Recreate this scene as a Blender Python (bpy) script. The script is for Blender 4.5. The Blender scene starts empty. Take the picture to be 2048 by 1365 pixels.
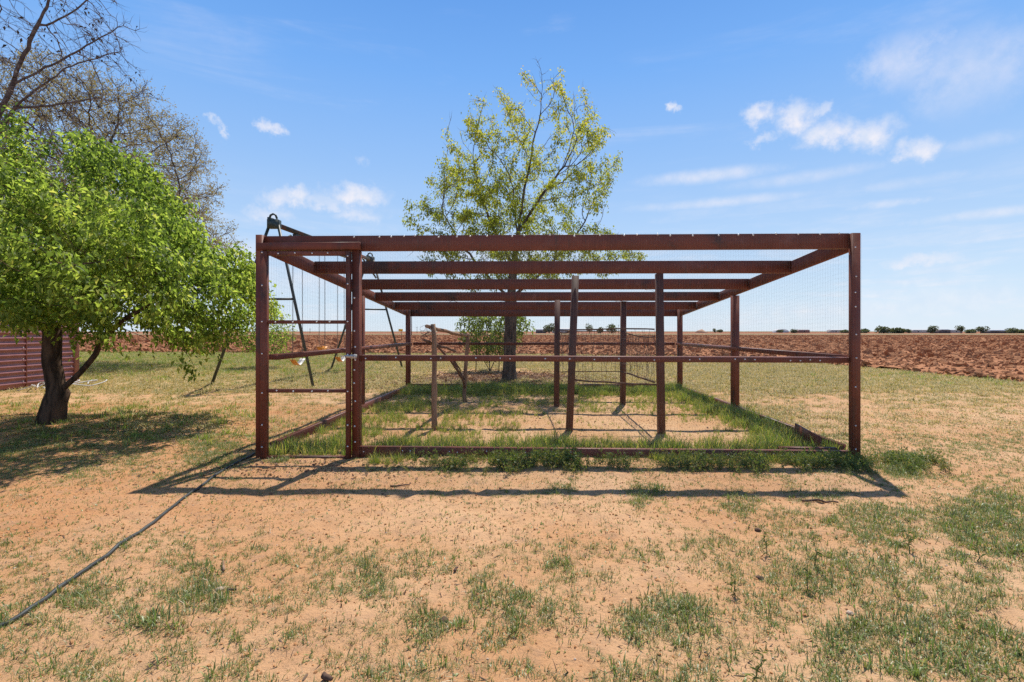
import bpy, math, random
import numpy as np
from mathutils import Vector, Matrix

# ---------------------------------------------------------------- camera, sky, sun, exposure
scene = bpy.context.scene
COL = scene.collection
R = math.radians
EYE = 1.28                      # camera height; photo: f = 1000 px at 2048 wide, horizon at y = 663

cam_data = bpy.data.cameras.new('camera')
cam = bpy.data.objects.new('camera', cam_data)
COL.objects.link(cam)
cam.location = (0, 0, EYE)
cam.rotation_euler = (R(90), 0, 0)
cam_data.sensor_width = 36
cam_data.lens = 36 * 1000 / 2048
cam_data.shift_y = -19.5 / 2048
cam_data.clip_start = 0.05
cam_data.clip_end = 9000
scene.camera = cam

scene.render.engine = 'CYCLES'
scene.cycles.max_bounces = 6
scene.cycles.diffuse_bounces = 3
scene.cycles.glossy_bounces = 2
scene.cycles.transmission_bounces = 4
scene.cycles.transparent_max_bounces = 8
scene.cycles.use_denoising = False
scene.cycles.sample_clamp_indirect = 6
scene.view_settings.view_transform = 'Standard'
scene.view_settings.look = 'None'
scene.view_settings.gamma = 1
scene.view_settings.use_curve_mapping = False
scene.view_settings.exposure = 0.2

SUN_EL, SUN_AZ = 61.5, 20.5     # azimuth from +Y (view direction) towards +X
sun_dir = Vector((math.sin(R(SUN_AZ)) * math.cos(R(SUN_EL)), math.cos(R(SUN_AZ)) * math.cos(R(SUN_EL)), math.sin(R(SUN_EL))))
sun_data = bpy.data.lights.new('sun', 'SUN')
sun_data.energy = 5.0
sun_data.angle = R(0.7)
sun_data.color = (1.0, 0.955, 0.87)
sun = bpy.data.objects.new('sun', sun_data)
COL.objects.link(sun)
sun.rotation_euler = sun_dir.to_track_quat('Z', 'Y').to_euler()
sun.location = (8, 20, 40)


class NT:
    """small node-tree helper"""
    def __init__(self, tree):
        self.t = tree
        self.n = tree.nodes
        self.l = tree.links

    def node(self, kind, ins=None, **props):
        nd = self.n.new(kind)
        for k, v in props.items():
            setattr(nd, k, v)
        for k, v in (ins or {}).items():
            s = nd.inputs[k]
            if isinstance(v, bpy.types.NodeSocket):
                self.l.new(v, s)
            else:
                s.default_value = v
        return nd

    def math(self, op, a, b=0.0, c=0.0, clamp=False):
        return self.node('ShaderNodeMath', {0: a, 1: b, 2: c}, operation=op, use_clamp=clamp).outputs[0]

    def vmath(self, op, a, b=(0, 0, 0)):
        nd = self.node('ShaderNodeVectorMath', {0: a, 1: b}, operation=op)
        return nd.outputs['Value'] if op in ('LENGTH', 'DOT_PRODUCT') else nd.outputs[0]

    def mix(self, f, a, b, blend='MIX'):
        nd = self.node('ShaderNodeMix', data_type='RGBA', blend_type=blend)
        for s, v in ((nd.inputs[0], f), (nd.inputs[6], a), (nd.inputs[7], b)):
            if isinstance(v, bpy.types.NodeSocket):
                self.l.new(v, s)
            elif s.type == 'RGBA' and len(v) == 3:
                s.default_value = (*v, 1)
            else:
                s.default_value = v
        return nd.outputs[2]

    def maprange(self, v, a, b, c=0.0, d=1.0, interp='SMOOTHSTEP'):
        return self.node('ShaderNodeMapRange', {0: v, 1: a, 2: b, 3: c, 4: d}, interpolation_type=interp).outputs[0]

    def noise(self, vec, scale, detail=4, rough=0.55, dist=0.0):
        return self.node('ShaderNodeTexNoise', {'Vector': vec, 'Scale': scale, 'Detail': detail, 'Roughness': rough, 'Distortion': dist})

    def ramp(self, f, stops):
        nd = self.node('ShaderNodeValToRGB', {0: f})
        cr = nd.color_ramp
        while len(cr.elements) < len(stops):
            cr.elements.new(0.5)
        for e, (p, c) in zip(cr.elements, stops):
            e.position = p
            e.color = (*c, 1) if len(c) == 3 else c
        return nd.outputs[0]


world = bpy.data.worlds.new('World')
scene.world = world
world.use_nodes = True
W = NT(world.node_tree)
W.n.clear()
SKY_STRENGTH = 0.1
gen = W.node('ShaderNodeTexCoord').outputs['Generated']
sxyz = W.node('ShaderNodeSeparateXYZ', {0: gen})
az = W.math('ARCTAN2', sxyz.outputs[0], sxyz.outputs[1])
el = W.math('ARCSINE', sxyz.outputs[2])
nish = W.node('ShaderNodeTexSky', sky_type='NISHITA', sun_disc=False, sun_elevation=R(SUN_EL), sun_rotation=R(SUN_AZ), altitude=900,
              air_density=1.0, dust_density=0.6, ozone_density=2.0).outputs[0]
# clear-sky colour by elevation (all the way round), blended with the physical sky
elf = W.math('DIVIDE', el, R(90))
S = 0.885 / SKY_STRENGTH     # the picture is exposed +0.2 stops
tint = W.ramp(elf, [(0.0, (0.72, 0.84, 0.97)), (0.045, (0.62, 0.79, 0.97)), (0.12, (0.46, 0.67, 0.965)), (0.20, (0.32, 0.56, 0.96)), (0.30, (0.19, 0.45, 0.95)),
                    (0.40, (0.115, 0.34, 0.84)), (0.6, (0.115, 0.20, 0.40)), (1.0, (0.10, 0.145, 0.25))])
tint = W.node('ShaderNodeVectorMath', {0: tint, 'Scale': S}, operation='SCALE').outputs[0]
skycol = W.mix(0.88, nish, tint)
# clouds: noise-warped blobs in (azimuth, elevation), plus thin wisps everywhere
ang = W.node('ShaderNodeCombineXYZ', {0: az, 1: el}).outputs[0]
n1 = W.noise(gen, 16.0, 9, 0.66).outputs['Color']
n2 = W.noise(gen, 42.0, 5, 0.6).outputs['Color']
w1 = W.vmath('MULTIPLY', W.vmath('SUBTRACT', n1, (0.5, 0.5, 0.5)), (0.085, 0.055, 0))
w2 = W.vmath('MULTIPLY', W.vmath('SUBTRACT', n2, (0.5, 0.5, 0.5)), (0.050, 0.036, 0))
warp_c = W.vmath('ADD', ang, W.vmath('ADD', w1, w2))
w3 = W.vmath('MULTIPLY', W.vmath('SUBTRACT', n1, (0.5, 0.5, 0.5)), (0.20, 0.012, 0))
warp_s = W.vmath('ADD', ang, w3)


def sky_pos(px, py):
    u, v = (px - 1024) / 1000, (663 - py) / 1000
    a = math.atan(u)
    return a, math.atan(v * math.cos(a))


blobs = [  # px, py, rx, ry, density, soft edge, warp
    (1520, 228, 34, 17, .95, .5, 'c'), (1590, 240, 40, 26, 1.0, .5, 'c'), (1650, 268, 52, 24, 1.0, .5, 'c'), (1735, 270, 56, 26, 1.0, .5, 'c'),
    (1640, 222, 22, 10, .7, .6, 'c'), (1832, 303, 40, 22, .95, .5, 'c'), (1525, 277, 24, 9, .6, .7, 'c'), (1348, 218, 12, 8, .95, .5, 'c'),
    (432, 246, 13, 8, .7, .8, 'c'), (446, 264, 9, 13, .7, .8, 'c'), (543, 254, 20, 9, .8, .7, 'c'), (732, 322, 14, 9, .3, .9, 'c'),
    (560, 398, 44, 13, .75, .7, 'c'), (596, 394, 26, 16, .9, .5, 'c'), (715, 395, 54, 18, 1.0, .6, 'c'), (660, 405, 90, 12, .55, .9, 'c'),
    (720, 432, 46, 14, .6, .8, 'c'), (535, 425, 46, 14, .6, .8, 'c'), (470, 505, 60, 26, .7, .8, 'c'), (1845, 522, 75, 13, .7, .8, 'c'),
    (1420, 352, 150, 15, .62, 1.0, 's'), (1600, 356, 170, 14, .35, 1.0, 's'), (1430, 406, 190, 11, .5, 1.0, 's'), (1780, 407, 90, 9, .4, 1.0, 's'),
    (1980, 428, 160, 12, .5, 1.0, 's'), (1820, 366, 110, 12, .25, 1.0, 's'), (1960, 283, 120, 16, .25, 1.0, 's'),
    (1820, 120, 110, 58, .50, 1.0, 's'), (1940, 140, 150, 85, .42, 1.0, 's'), (1000, 512, 240, 14, .5, 1.0, 's'), (1700, 620, 300, 28, .35, 1.0, 's'),
    (620, 560, 200, 40, .4, 1.0, 's'), (1900, 600, 220, 40, .35, 1.0, 's'),
]
mask = None
for px, py, rx, ry, dens, soft, kind in blobs:
    a, e = sky_pos(px, py)
    ca = math.cos(a)
    d = W.vmath('SUBTRACT', warp_c if kind == 'c' else warp_s, (a, e, 0))
    k = 1.6 if kind == 'c' else 1.3
    soft = max(soft, .95)
    dens = dens * (.84 if kind == 'c' else .9)
    d = W.vmath('MULTIPLY', d, (1000 / (rx * k * ca * ca), 1000 / (ry * k * ca), 0))
    m = W.maprange(W.vmath('LENGTH', d), 1.0, 1.0 - soft, 0.0, dens)
    mask = m if mask is None else W.math('MAXIMUM', mask, m)
wisp_vec = W.vmath('MULTIPLY', gen, (1.0, 1.0, 5.0))
wisp = W.noise(wisp_vec, 2.2, 6, 0.6, 0.6).outputs['Fac']
wisp = W.maprange(wisp, 0.52, 0.85, 0.0, 0.30)
mask = W.math('MAXIMUM', mask, wisp)
lowv = W.noise(W.vmath('MULTIPLY', gen, (1.0, 1.0, 7.0)), 5.5, 7, 0.6, 0.4).outputs['Fac']
lowv = W.math('MULTIPLY', W.maprange(lowv, 0.42, 0.75, 0.0, 0.55), W.maprange(el, 0.30, 0.06))
mask = W.math('MAXIMUM', mask, lowv)
above = W.maprange(el, 0.0, 0.03, 0.35, 1.0)
mask = W.math('MULTIPLY', mask, above)
cloudcol = W.mix(W.maprange(n2, 0.35, 0.65), tuple(S * c for c in (0.74, 0.80, 0.93)), tuple(S * c for c in (0.98, 0.93, 0.95)))
skycol = W.mix(mask, skycol, cloudcol)
bg = W.node('ShaderNodeBackground', {'Color': skycol, 'Strength': SKY_STRENGTH})
W.l.new(bg.outputs[0], W.node('ShaderNodeOutputWorld').inputs[0])

# ---------------------------------------------------------------- helpers
rng = np.random.default_rng(11)
random.seed(5)


def tag(o, label=None, cat=None, group=None, kind=None):
    for k, v in (('label', label), ('category', cat), ('group', group), ('kind', kind)):
        if v:
            o[k] = v
    return o


def empty(name, loc, label, cat, group=None):
    o = bpy.data.objects.new(name, None)
    COL.objects.link(o)
    o.location = loc
    o.empty_display_size = 0.1
    return tag(o, label, cat, group)


def make_mesh(name, V, F, mat, smooth=False, attrs=None):
    """V (n,3); F list of index arrays (each (m,k)) """
    me = bpy.data.meshes.new(name)
    V = np.asarray(V, dtype=np.float32)
    if not isinstance(F, list):
        F = [F]
    F = [np.asarray(f, dtype=np.int32) for f in F if len(f)]
    me.vertices.add(len(V))
    me.vertices.foreach_set('co', V.ravel())
    loops = np.concatenate([f.ravel() for f in F])
    sizes = np.concatenate([np.full(len(f), f.shape[1], dtype=np.int32) for f in F])
    starts = np.concatenate([[0], np.cumsum(sizes)[:-1]]).astype(np.int32)
    me.loops.add(len(loops))
    me.loops.foreach_set('vertex_index', loops)
    me.polygons.add(len(sizes))
    me.polygons.foreach_set('loop_start', starts)
    me.polygons.foreach_set('loop_total', sizes)
    if smooth:
        me.polygons.foreach_set('use_smooth', np.ones(len(sizes), dtype=bool))
    for k, v in (attrs or {}).items():
        a = me.attributes.new(k, 'FLOAT', 'POINT')
        a.data.foreach_set('value', np.asarray(v, dtype=np.float32))
    me.update(calc_edges=True)
    if mat is not None:
        me.materials.append(mat)
    return me


def link_obj(name, me, parent=None, loc=(0, 0, 0)):
    o = bpy.data.objects.new(name, me)
    COL.objects.link(o)
    o.location = loc
    if parent is not None:
        o.parent = parent
    return o


def root_loc(p):
    v = Vector((0, 0, 0))
    while p is not None:
        v += p.location
        p = p.parent
    return v


class MB:
    """collects solids in world coordinates; build() makes ONE mesh object"""
    def __init__(self):
        self.V, self.F = [], {}
        self.c = 0

    def add(self, V, F):
        V = np.asarray(V, float)
        F = np.asarray(F, int)
        self.V.append(V)
        self.F.setdefault(F.shape[1], []).append(F + self.c)
        self.c += len(V)

    def hexa(self, P):
        """8 points: bottom loop 0-3, top loop 4-7"""
        self.add(P, [[0, 3, 2, 1], [4, 5, 6, 7], [0, 1, 5, 4], [1, 2, 6, 5], [2, 3, 7, 6], [3, 0, 4, 7]])

    def beam(self, a, b, w, h, up=(0, 0, 1), bevel=0.004):
        """box from a to b (axis through the middle of the section), w across, h along up; edges chamfered"""
        a, b = np.array(a, float), np.array(b, float)
        d = b - a
        L = np.linalg.norm(d)
        d /= L
        up = np.array(up, float)
        s = np.cross(d, up)
        s /= np.linalg.norm(s)
        u = np.cross(s, d)
        c = min(bevel, w * .3, h * .3)
        sec = [(-w/2+c, -h/2), (w/2-c, -h/2), (w/2, -h/2+c), (w/2, h/2-c), (w/2-c, h/2), (-w/2+c, h/2), (-w/2, h/2-c), (-w/2, -h/2+c)]
        V = [a + s*x + u*y for x, y in sec] + [b + s*x + u*y for x, y in sec]
        q = [[i, (i+1) % 8, 8+(i+1) % 8, 8+i] for i in range(8)]
        self.add(V, q)
        self.F.setdefault(8, []).append(np.array([[7, 6, 5, 4, 3, 2, 1, 0], [8, 9, 10, 11, 12, 13, 14, 15]]) + self.c - 16)

    def box(self, lo, hi):
        x0, y0, z0 = lo
        x1, y1, z1 = hi
        self.hexa([(x0, y0, z0), (x1, y0, z0), (x1, y1, z0), (x0, y1, z0), (x0, y0, z1), (x1, y0, z1), (x1, y1, z1), (x0, y1, z1)])

    def tube(self, P, r, n=6, cap=True):
        V, F = tube_geo(np.asarray(P, float), np.broadcast_to(np.asarray(r, float), (len(P),)), n)
        self.add(V, F)
        if cap:
            m = len(P)
            self.F.setdefault(n, []).append(np.array([list(range(n))[::-1], [(m-1)*n+i for i in range(n)]]) + self.c - m*n)

    def build(self, name, mat, parent=None, origin=None, smooth=False):
        V = np.concatenate(self.V)
        o = np.array(root_loc(parent)) if parent is not None else np.array(origin if origin is not None else (0, 0, 0), float)
        me = make_mesh(name, V - o, [np.concatenate(f) for f in self.F.values()], mat, smooth)
        return link_obj(name, me, parent, (0, 0, 0) if parent is not None else o)


def tube_geo(P, r, n):
    m = len(P)
    T = np.gradient(P, axis=0)
    T /= np.linalg.norm(T, axis=1)[:, None] + 1e-9
    ref = np.array([0.0, 0, 1]) if abs(T[0][2]) < .9 else np.array([1.0, 0, 0])
    U = np.cross(T, ref)
    ln = np.linalg.norm(U, axis=1)
    U[ln < 1e-3] = (1, 0, 0)
    U /= np.linalg.norm(U, axis=1)[:, None]
    for i in range(1, m):
        u = U[i-1] - T[i] * np.dot(U[i-1], T[i])
        l_ = np.linalg.norm(u)
        if l_ > 1e-6:
            U[i] = u / l_
    B = np.cross(T, U)
    an = np.arange(n) * 2 * np.pi / n
    V = P[:, None] + r[:, None, None] * (np.cos(an)[None, :, None] * U[:, None] + np.sin(an)[None, :, None] * B[:, None])
    i = np.arange(m - 1)[:, None] * n
    j = np.arange(n)[None, :]
    k = (j + 1) % n
    F = np.stack([i + j, i + k, i + n + k, i + n + j], -1).reshape(-1, 4)
    return V.reshape(-1, 3), F


def h2(ix, iy, s):
    h = (ix.astype(np.int64) * 374761393 + iy.astype(np.int64) * 668265263 + s * 974711) & 0x7fffffff
    h = ((h ^ (h >> 13)) * 1274126177) & 0x7fffffff
    h = h ^ (h >> 16)
    return (h & 0xffffff) / float(0xffffff)


def vnoise(x, y, s=0):
    x, y = np.asarray(x, float), np.asarray(y, float)
    ix, iy = np.floor(x), np.floor(y)
    fx, fy = x - ix, y - iy
    fx, fy = fx*fx*(3-2*fx), fy*fy*(3-2*fy)
    a, b, c, d = h2(ix, iy, s), h2(ix+1, iy, s), h2(ix, iy+1, s), h2(ix+1, iy+1, s)
    return (a*(1-fx)+b*fx)*(1-fy) + (c*(1-fx)+d*fx)*fy


def fbm(x, y, s=0, o=4, g=.5):
    t, a, n = 0, 1, 0
    for i in range(o):
        t = t + a * vnoise(x * 2**i + 17.3*i, y * 2**i - 9.1*i, s + i)
        n += a
        a *= g
    return t / n


def sstep(a, b, x):
    t = np.clip((x - a) / (b - a), 0, 1)
    return t*t*(3-2*t)


def dents(x, y, cell=.42):
    """shallow scuffs and footprints: one jittered oval hollow per lattice cell"""
    z = np.zeros(np.broadcast(x, y).shape)
    ix, iy = np.floor(x/cell), np.floor(y/cell)
    for dx in (-1, 0, 1):
        for dy in (-1, 0, 1):
            jx, jy = ix+dx, iy+dy
            cx, cy = (jx + h2(jx, jy, 101))*cell, (jy + h2(jx, jy, 102))*cell
            a = h2(jx, jy, 103)*3.14
            r = .05 + .07*h2(jx, jy, 104)
            u, v = (x-cx)*np.cos(a)+(y-cy)*np.sin(a), -(x-cx)*np.sin(a)+(y-cy)*np.cos(a)
            q = np.sqrt((u/r)**2 + (v/(r*.5))**2)
            dep = (.004 + .011*h2(jx, jy, 105)) * (h2(jx, jy, 106) > .35)
            z -= dep*(1 - sstep(.3, 1.0, q)) - .35*dep*np.exp(-((q-1.2)/.25)**2)
    return z


def gz(x, y):
    """height of the yard's soil"""
    x, y = np.asarray(x, float), np.asarray(y, float)
    z = 0.045 * (fbm(x*.55, y*.55, 3, 3) - .5)
    near = 1 - sstep(6, 14, np.abs(y)) * .7
    z = z + near * (0.032 * (fbm(x*3.1, y*3.1, 21, 4, .55) - .5) + 0.020 * (fbm(x*9, y*9, 33, 3, .6) - .5))
    z = z + dents(x, y) * near * (np.abs(y) < 14)
    r = np.hypot(x + 6.16, y - 6.67)
    z = z + 0.07 * np.exp(-(r/1.1)**2)
    r = np.hypot(x + .05, y - 12.2)
    z = z + 0.10 * np.exp(-(r/1.3)**2)
    z = z * (1 - sstep(60, 120, np.abs(y))) - 0.012
    return z


def G(x, y, up=0.0):
    return np.array((x, y, float(gz(x, y)) + up))


FBX = [-900, -60, -20, 0, 8, 11, 12, 12.4, 12.8, 13.6, 15, 18, 22, 900]
FBY = [33, 31, 29.5, 27.5, 25.5, 23.3, 20.5, 18, 12.7, 8.5, 2, -8, -30, -900]


def field_edge(x):
    return np.interp(x, FBX, FBY)


# ---------------------------------------------------------------- materials
def material(name):
    m = bpy.data.materials.new(name)
    m.use_nodes = True
    t = NT(m.node_tree)
    return m, t, t.n['Principled BSDF']


def set_in(t, b, **kw):
    for k, v in kw.items():
        s = b.inputs[k.replace('_', ' ')]
        if isinstance(v, bpy.types.NodeSocket):
            t.l.new(v, s)
        else:
            s.default_value = (*v, 1) if s.type == 'RGBA' and len(v) == 3 else v


def bump(t, h, strength, dist=0.01):
    return t.node('ShaderNodeBump', {'Height': h, 'Strength': strength, 'Distance': dist}).outputs[0]


def mat_simple(name, c1, c2, scale=8.0, rough=.7, spec=.3, bumpy=.0, stretch=(1, 1, 1), metal=0.0, detail=5, lo=.35, hi=.65):
    m, t, b = material(name)
    co = t.node('ShaderNodeTexCoord').outputs['Object']
    v = t.vmath('MULTIPLY', co, stretch)
    n = t.noise(v, scale, detail).outputs['Fac']
    f = t.maprange(n, lo, hi)
    set_in(t, b, Base_Color=t.mix(f, c1, c2), Roughness=rough, Metallic=metal)
    b.inputs['Specular IOR Level'].default_value = spec
    if bumpy:
        set_in(t, b, Normal=bump(t, n, bumpy, .02))
    return m


def mat_leaf(name, stops, trans=.45, rough=.45, spec=.35, tcol=(1.5, 1.6, .7)):
    """stops: colours along the per-leaf value 'v'"""
    m, t, b = material(name)
    v = t.node('ShaderNodeAttribute', attribute_name='v').outputs['Fac']
    r = t.node('ShaderNodeObjectInfo').outputs['Random']
    f = t.math('ADD', v, t.math('MULTIPLY', t.math('SUBTRACT', r, .5), .35), clamp=True)
    c = t.ramp(f, stops)
    set_in(t, b, Base_Color=c, Roughness=rough)
    b.inputs['Specular IOR Level'].default_value = spec
    tc = t.mix(1.0, c, (*tcol, 1), 'MULTIPLY')
    tr = t.node('ShaderNodeBsdfTranslucent', {'Color': tc})
    mx = t.node('ShaderNodeMixShader', {0: trans, 1: b.outputs[0], 2: tr.outputs[0]})
    t.l.new(mx.outputs[0], t.n['Material Output'].inputs[0])
    return m


def mat_iron():
    m, t, b = material('red iron primer')
    co = t.node('ShaderNodeTexCoord').outputs['Object']
    n = t.noise(co, 3.0, 6, .62).outputs['Fac']
    n2 = t.noise(t.vmath('MULTIPLY', co, (1, 1, .25)), 26.0, 4, .6).outputs['Fac']
    n3 = t.noise(t.vmath('ADD', co, (5, 3, 1)), 1.3, 7, .7, .4).outputs['Fac']
    c = t.mix(t.maprange(n, .3, .7), (.132, .036, .020), (.185, .051, .028))
    c = t.mix(t.maprange(n2, .55, .8, 0, .5), c, (.27, .080, .042))
    c = t.mix(t.maprange(n3, .52, .66, 0, .85), c, (.052, .031, .025))
    n5 = t.noise(t.vmath('ADD', co, (2, 8, 3)), 2.2, 6, .7, .6).outputs['Fac']
    c = t.mix(t.maprange(n5, .55, .72, 0, .55), c, (.25, .10, .07))
    n4 = t.noise(t.vmath('MULTIPLY', co, (1, 1, .12)), 11.0, 5, .65).outputs['Fac']
    c = t.mix(t.maprange(n4, .58, .72, 0, .7), c, (.085, .045, .032))
    c = t.mix(t.maprange(t.noise(co, 75, 3, .6).outputs['Fac'], .68, .74, 0, .7), c, (.34, .17, .10))
    set_in(t, b, Base_Color=c, Roughness=t.maprange(n, .3, .7, .42, .62), Normal=bump(t, n2, .15, .003))
    b.inputs['Specular IOR Level'].default_value = .28
    return m


M = {}
M['iron'] = mat_iron()
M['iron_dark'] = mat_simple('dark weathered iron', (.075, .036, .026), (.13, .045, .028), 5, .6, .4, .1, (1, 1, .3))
M['wire'] = mat_simple('galvanised wire', (.20, .16, .13), (.32, .27, .22), 30, .5, .4, metal=.2)
M['wire_rust'] = mat_simple('old rusty wire', (.05, .035, .03), (.12, .08, .065), 20, .7, .3)
M['wire_pale'] = mat_simple('pale plastic coated wire', (.55, .53, .5), (.7, .68, .65), 20, .5, .3)
M['screw'] = mat_simple('zinc screw', (.6, .58, .55), (.75, .73, .7), 40, .35, .5, metal=.4)
M['latch'] = mat_simple('galvanised latch', (.55, .53, .48), (.30, .27, .23), 30, .45, .5, .1, metal=.3, lo=.5, hi=.75)
M['pole'] = mat_simple('bare peeled branch wood', (.20, .115, .07), (.33, .21, .135), 14, .85, .15, .4, (1, 1, .15))
M['stick'] = mat_simple('dark stick bark', (.07, .045, .035), (.17, .10, .07), 18, .9, .1, .4)
M['green_steel'] = mat_simple('dark green painted steel', (.030, .042, .036), (.05, .062, .052), 8, .45, .4)
M['swing_rust'] = mat_simple('rusting painted beam', (.14, .065, .04), (.05, .055, .045), 3, .6, .3, lo=.4, hi=.6)
M['orange'] = mat_simple('orange plastic', (.72, .24, .02), (.8, .34, .06), 6, .4, .4)
M['seat_glare'] = mat_simple('painted sun glare on seat', (.75, .72, .66), (.6, .56, .5), 12, .4, .4)  # white sun glare put into the colour of half an orange seat
M['chain'] = mat_simple('chain steel', (.12, .11, .10), (.2, .18, .16), 30, .5, .4, metal=.5)
M['hose'] = mat_simple('black rubber hose', (.025, .027, .026), (.06, .063, .06), 6, .5, .4)
M['shed'] = mat_simple('red painted steel siding', (.26, .095, .085), (.31, .125, .11), 4, .38, .5, .03)
M['shed_roof'] = mat_simple('dull roof sheet', (.30, .24, .22), (.38, .31, .29), 4, .45, .4)
M['bark_dark'] = mat_simple('dark furrowed bark', (.035, .024, .018), (.12, .075, .05), 16, .95, .1, 1.0, (1, 1, .22))
M['bark_grey'] = mat_simple('grey brown bark', (.07, .052, .042), (.17, .125, .095), 18, .95, .1, .9, (1, 1, .25))
M['bark_twig'] = mat_simple('twig bark', (.10, .068, .05), (.19, .14, .11), 12, .9, .15)
M['bark_bare'] = mat_simple('bare dark branch bark', (.075, .05, .042), (.15, .105, .088), 10, .9, .15, .4)
M['leaf_green'] = mat_leaf('fresh green leaves', [(0, (.082, .132, .027)), (.35, (.200, .280, .054)), (.75, (.36, .435, .10)), (1, (.45, .41, .13))], .61, .5, .2, (1.65, 1.62, 1.0))
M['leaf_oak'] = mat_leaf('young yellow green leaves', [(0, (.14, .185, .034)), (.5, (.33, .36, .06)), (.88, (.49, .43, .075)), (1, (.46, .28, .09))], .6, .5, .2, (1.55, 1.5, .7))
M['leaf_sap'] = mat_leaf('sapling leaves', [(0, (.08, .12, .035)), (.6, (.17, .225, .06)), (1, (.27, .31, .10))], .45, .5, .3, (1.6, 1.6, .8))
M['bud'] = mat_leaf('tan buds', [(0, (.20, .155, .085)), (.6, (.33, .275, .14)), (1, (.38, .345, .15))], .35, .7, .2, (1.3, 1.2, .8))
M['seed'] = mat_simple('dry dark pods', (.045, .032, .025), (.09, .06, .04), 9, .8, .2)
M['leaf_far'] = mat_leaf('distant foliage', [(0, (.09, .105, .065)), (1, (.17, .185, .11))], .25, .7, .2)
M['grass'] = mat_leaf('short grass', [(0, (.46, .36, .21)), (.25, (.33, .27, .13)), (.36, (.17, .19, .065)), (.7, (.135, .185, .06)), (1, (.23, .30, .095))], .3, .42, .45, (1.5, 1.6, .7))
M['lawn'] = mat_leaf('greener lawn grass', [(0, (.36, .30, .13)), (.2, (.22, .25, .07)), (.6, (.18, .25, .055)), (1, (.27, .34, .08))], .35, .5, .3, (1.5, 1.6, .7))
M['grass_dry'] = mat_leaf('dry meadow grass', [(0, (.54, .43, .23)), (.58, (.45, .36, .16)), (.8, (.26, .245, .085)), (1, (.15, .19, .055))], .3, .6, .25, (1.3, 1.3, .8))
M['grass_tall'] = mat_leaf('tall green grass', [(0, (.46, .38, .18)), (.33, (.33, .29, .10)), (.45, (.18, .21, .055)), (.7, (.13, .185, .042)), (1, (.20, .28, .06))], .4, .45, .35, (1.7, 1.8, .7))
M['weed'] = mat_leaf('leafy weeds', [(0, (.30, .24, .11)), (.25, (.13, .15, .05)), (.6, (.085, .125, .04)), (1, (.15, .20, .06))], .35, .5, .3, (1.6, 1.7, .7))
M['straw'] = mat_leaf('dry flattened stems', [(0, (.16, .10, .06)), (.4, (.36, .26, .15)), (1, (.58, .47, .30))], .15, .7, .2, (1.2, 1.1, .9))
M['litter'] = mat_leaf('fallen brown leaves', [(0, (.13, .07, .045)), (.5, (.24, .135, .085)), (1, (.36, .23, .15))], .2, .7, .2, (1.2, 1.1, .9))
M['debris'] = mat_simple('dark crumbs and twigs', (.10, .065, .045), (.20, .135, .095), 12, .9, .1)
M['pebble'] = mat_simple('pale pebbles', (.42, .29, .20), (.56, .44, .34), 5, .8, .2)


def mat_ground():
    m, t, b = material('sandy yard soil')
    co = t.node('ShaderNodeTexCoord').outputs['Object']
    red = t.node('ShaderNodeAttribute', attribute_name='red').outputs['Fac']
    cov = t.node('ShaderNodeAttribute', attribute_name='cover').outputs['Fac']
    nb = t.noise(co, .9, 6, .6).outputs['Fac']
    nm = t.noise(co, 7, 6, .65).outputs['Fac']
    nf = t.noise(co, 60, 5, .7).outputs['Fac']
    c = t.mix(t.maprange(nb, .38, .62), (.620, .385, .215), (.555, .315, .160))
    c = t.mix(t.math('MULTIPLY', red, t.maprange(nb, .25, .75, .55, 1.0)), c, (.47, .215, .090))
    c = t.mix(t.maprange(nm, .48, .70, 0, .6), c, (.40, .235, .135))
    c = t.mix(t.maprange(nf, .55, .75, 0, .35), c, (.29, .17, .10))
    nl = t.noise(t.vmath('ADD', co, (9, 2, 4)), 85, 3, .6).outputs['Fac']
    c = t.mix(t.maprange(nl, .62, .75, 0, .6), c, (.66, .46, .28))
    ng = t.noise(co, 2.6, 8, .72).outputs['Fac']
    gcol = t.mix(t.maprange(t.noise(co, .45, 5, .6).outputs['Fac'], .35, .65), (.44, .33, .155), (.33, .27, .10))
    c = t.mix(t.math('MULTIPLY', cov, t.maprange(ng, .35, .62, .25, 1.0)), c, gcol)
    h = t.math('ADD', t.math('MULTIPLY', nm, .7), t.math('MULTIPLY', nf, .3))
    set_in(t, b, Base_Color=c, Roughness=.95, Normal=bump(t, h, .9, .05))
    b.inputs['Specular IOR Level'].default_value = .12
    return m


def mat_field():
    m, t, b = material('ploughed red earth')
    co = t.node('ShaderNodeTexCoord').outputs['Object']
    r = t.node('ShaderNodeObjectInfo').outputs['Random']
    nb = t.noise(co, .12, 5, .6).outputs['Fac']
    nm = t.noise(co, 2.2, 8, .72).outputs['Fac']
    c = t.mix(t.maprange(nm, .3, .7), (.255, .102, .046), (.40, .182, .09))
    c = t.mix(t.maprange(nb, .35, .65, 0, .4), c, (.38, .14, .055))
    c = t.mix(t.maprange(r, 0, 1, 0, .5), c, (.50, .25, .13))
    set_in(t, b, Base_Color=c, Roughness=.95, Normal=bump(t, nm, .9, .08))
    b.inputs['Specular IOR Level'].default_value = .1
    return m


M['ground'] = mat_ground()
M['field'] = mat_field()
M['verge'] = mat_simple('dry grass verge', (.36, .28, .16), (.29, .24, .12), .15, .95, .1)
M['far_green'] = mat_simple('young crop', (.16, .19, .075), (.22, .22, .10), .01, .95, .1)
M['far_red'] = mat_simple('far red field', (.30, .12, .06), (.25, .105, .055), .02, .95, .1)

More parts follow.
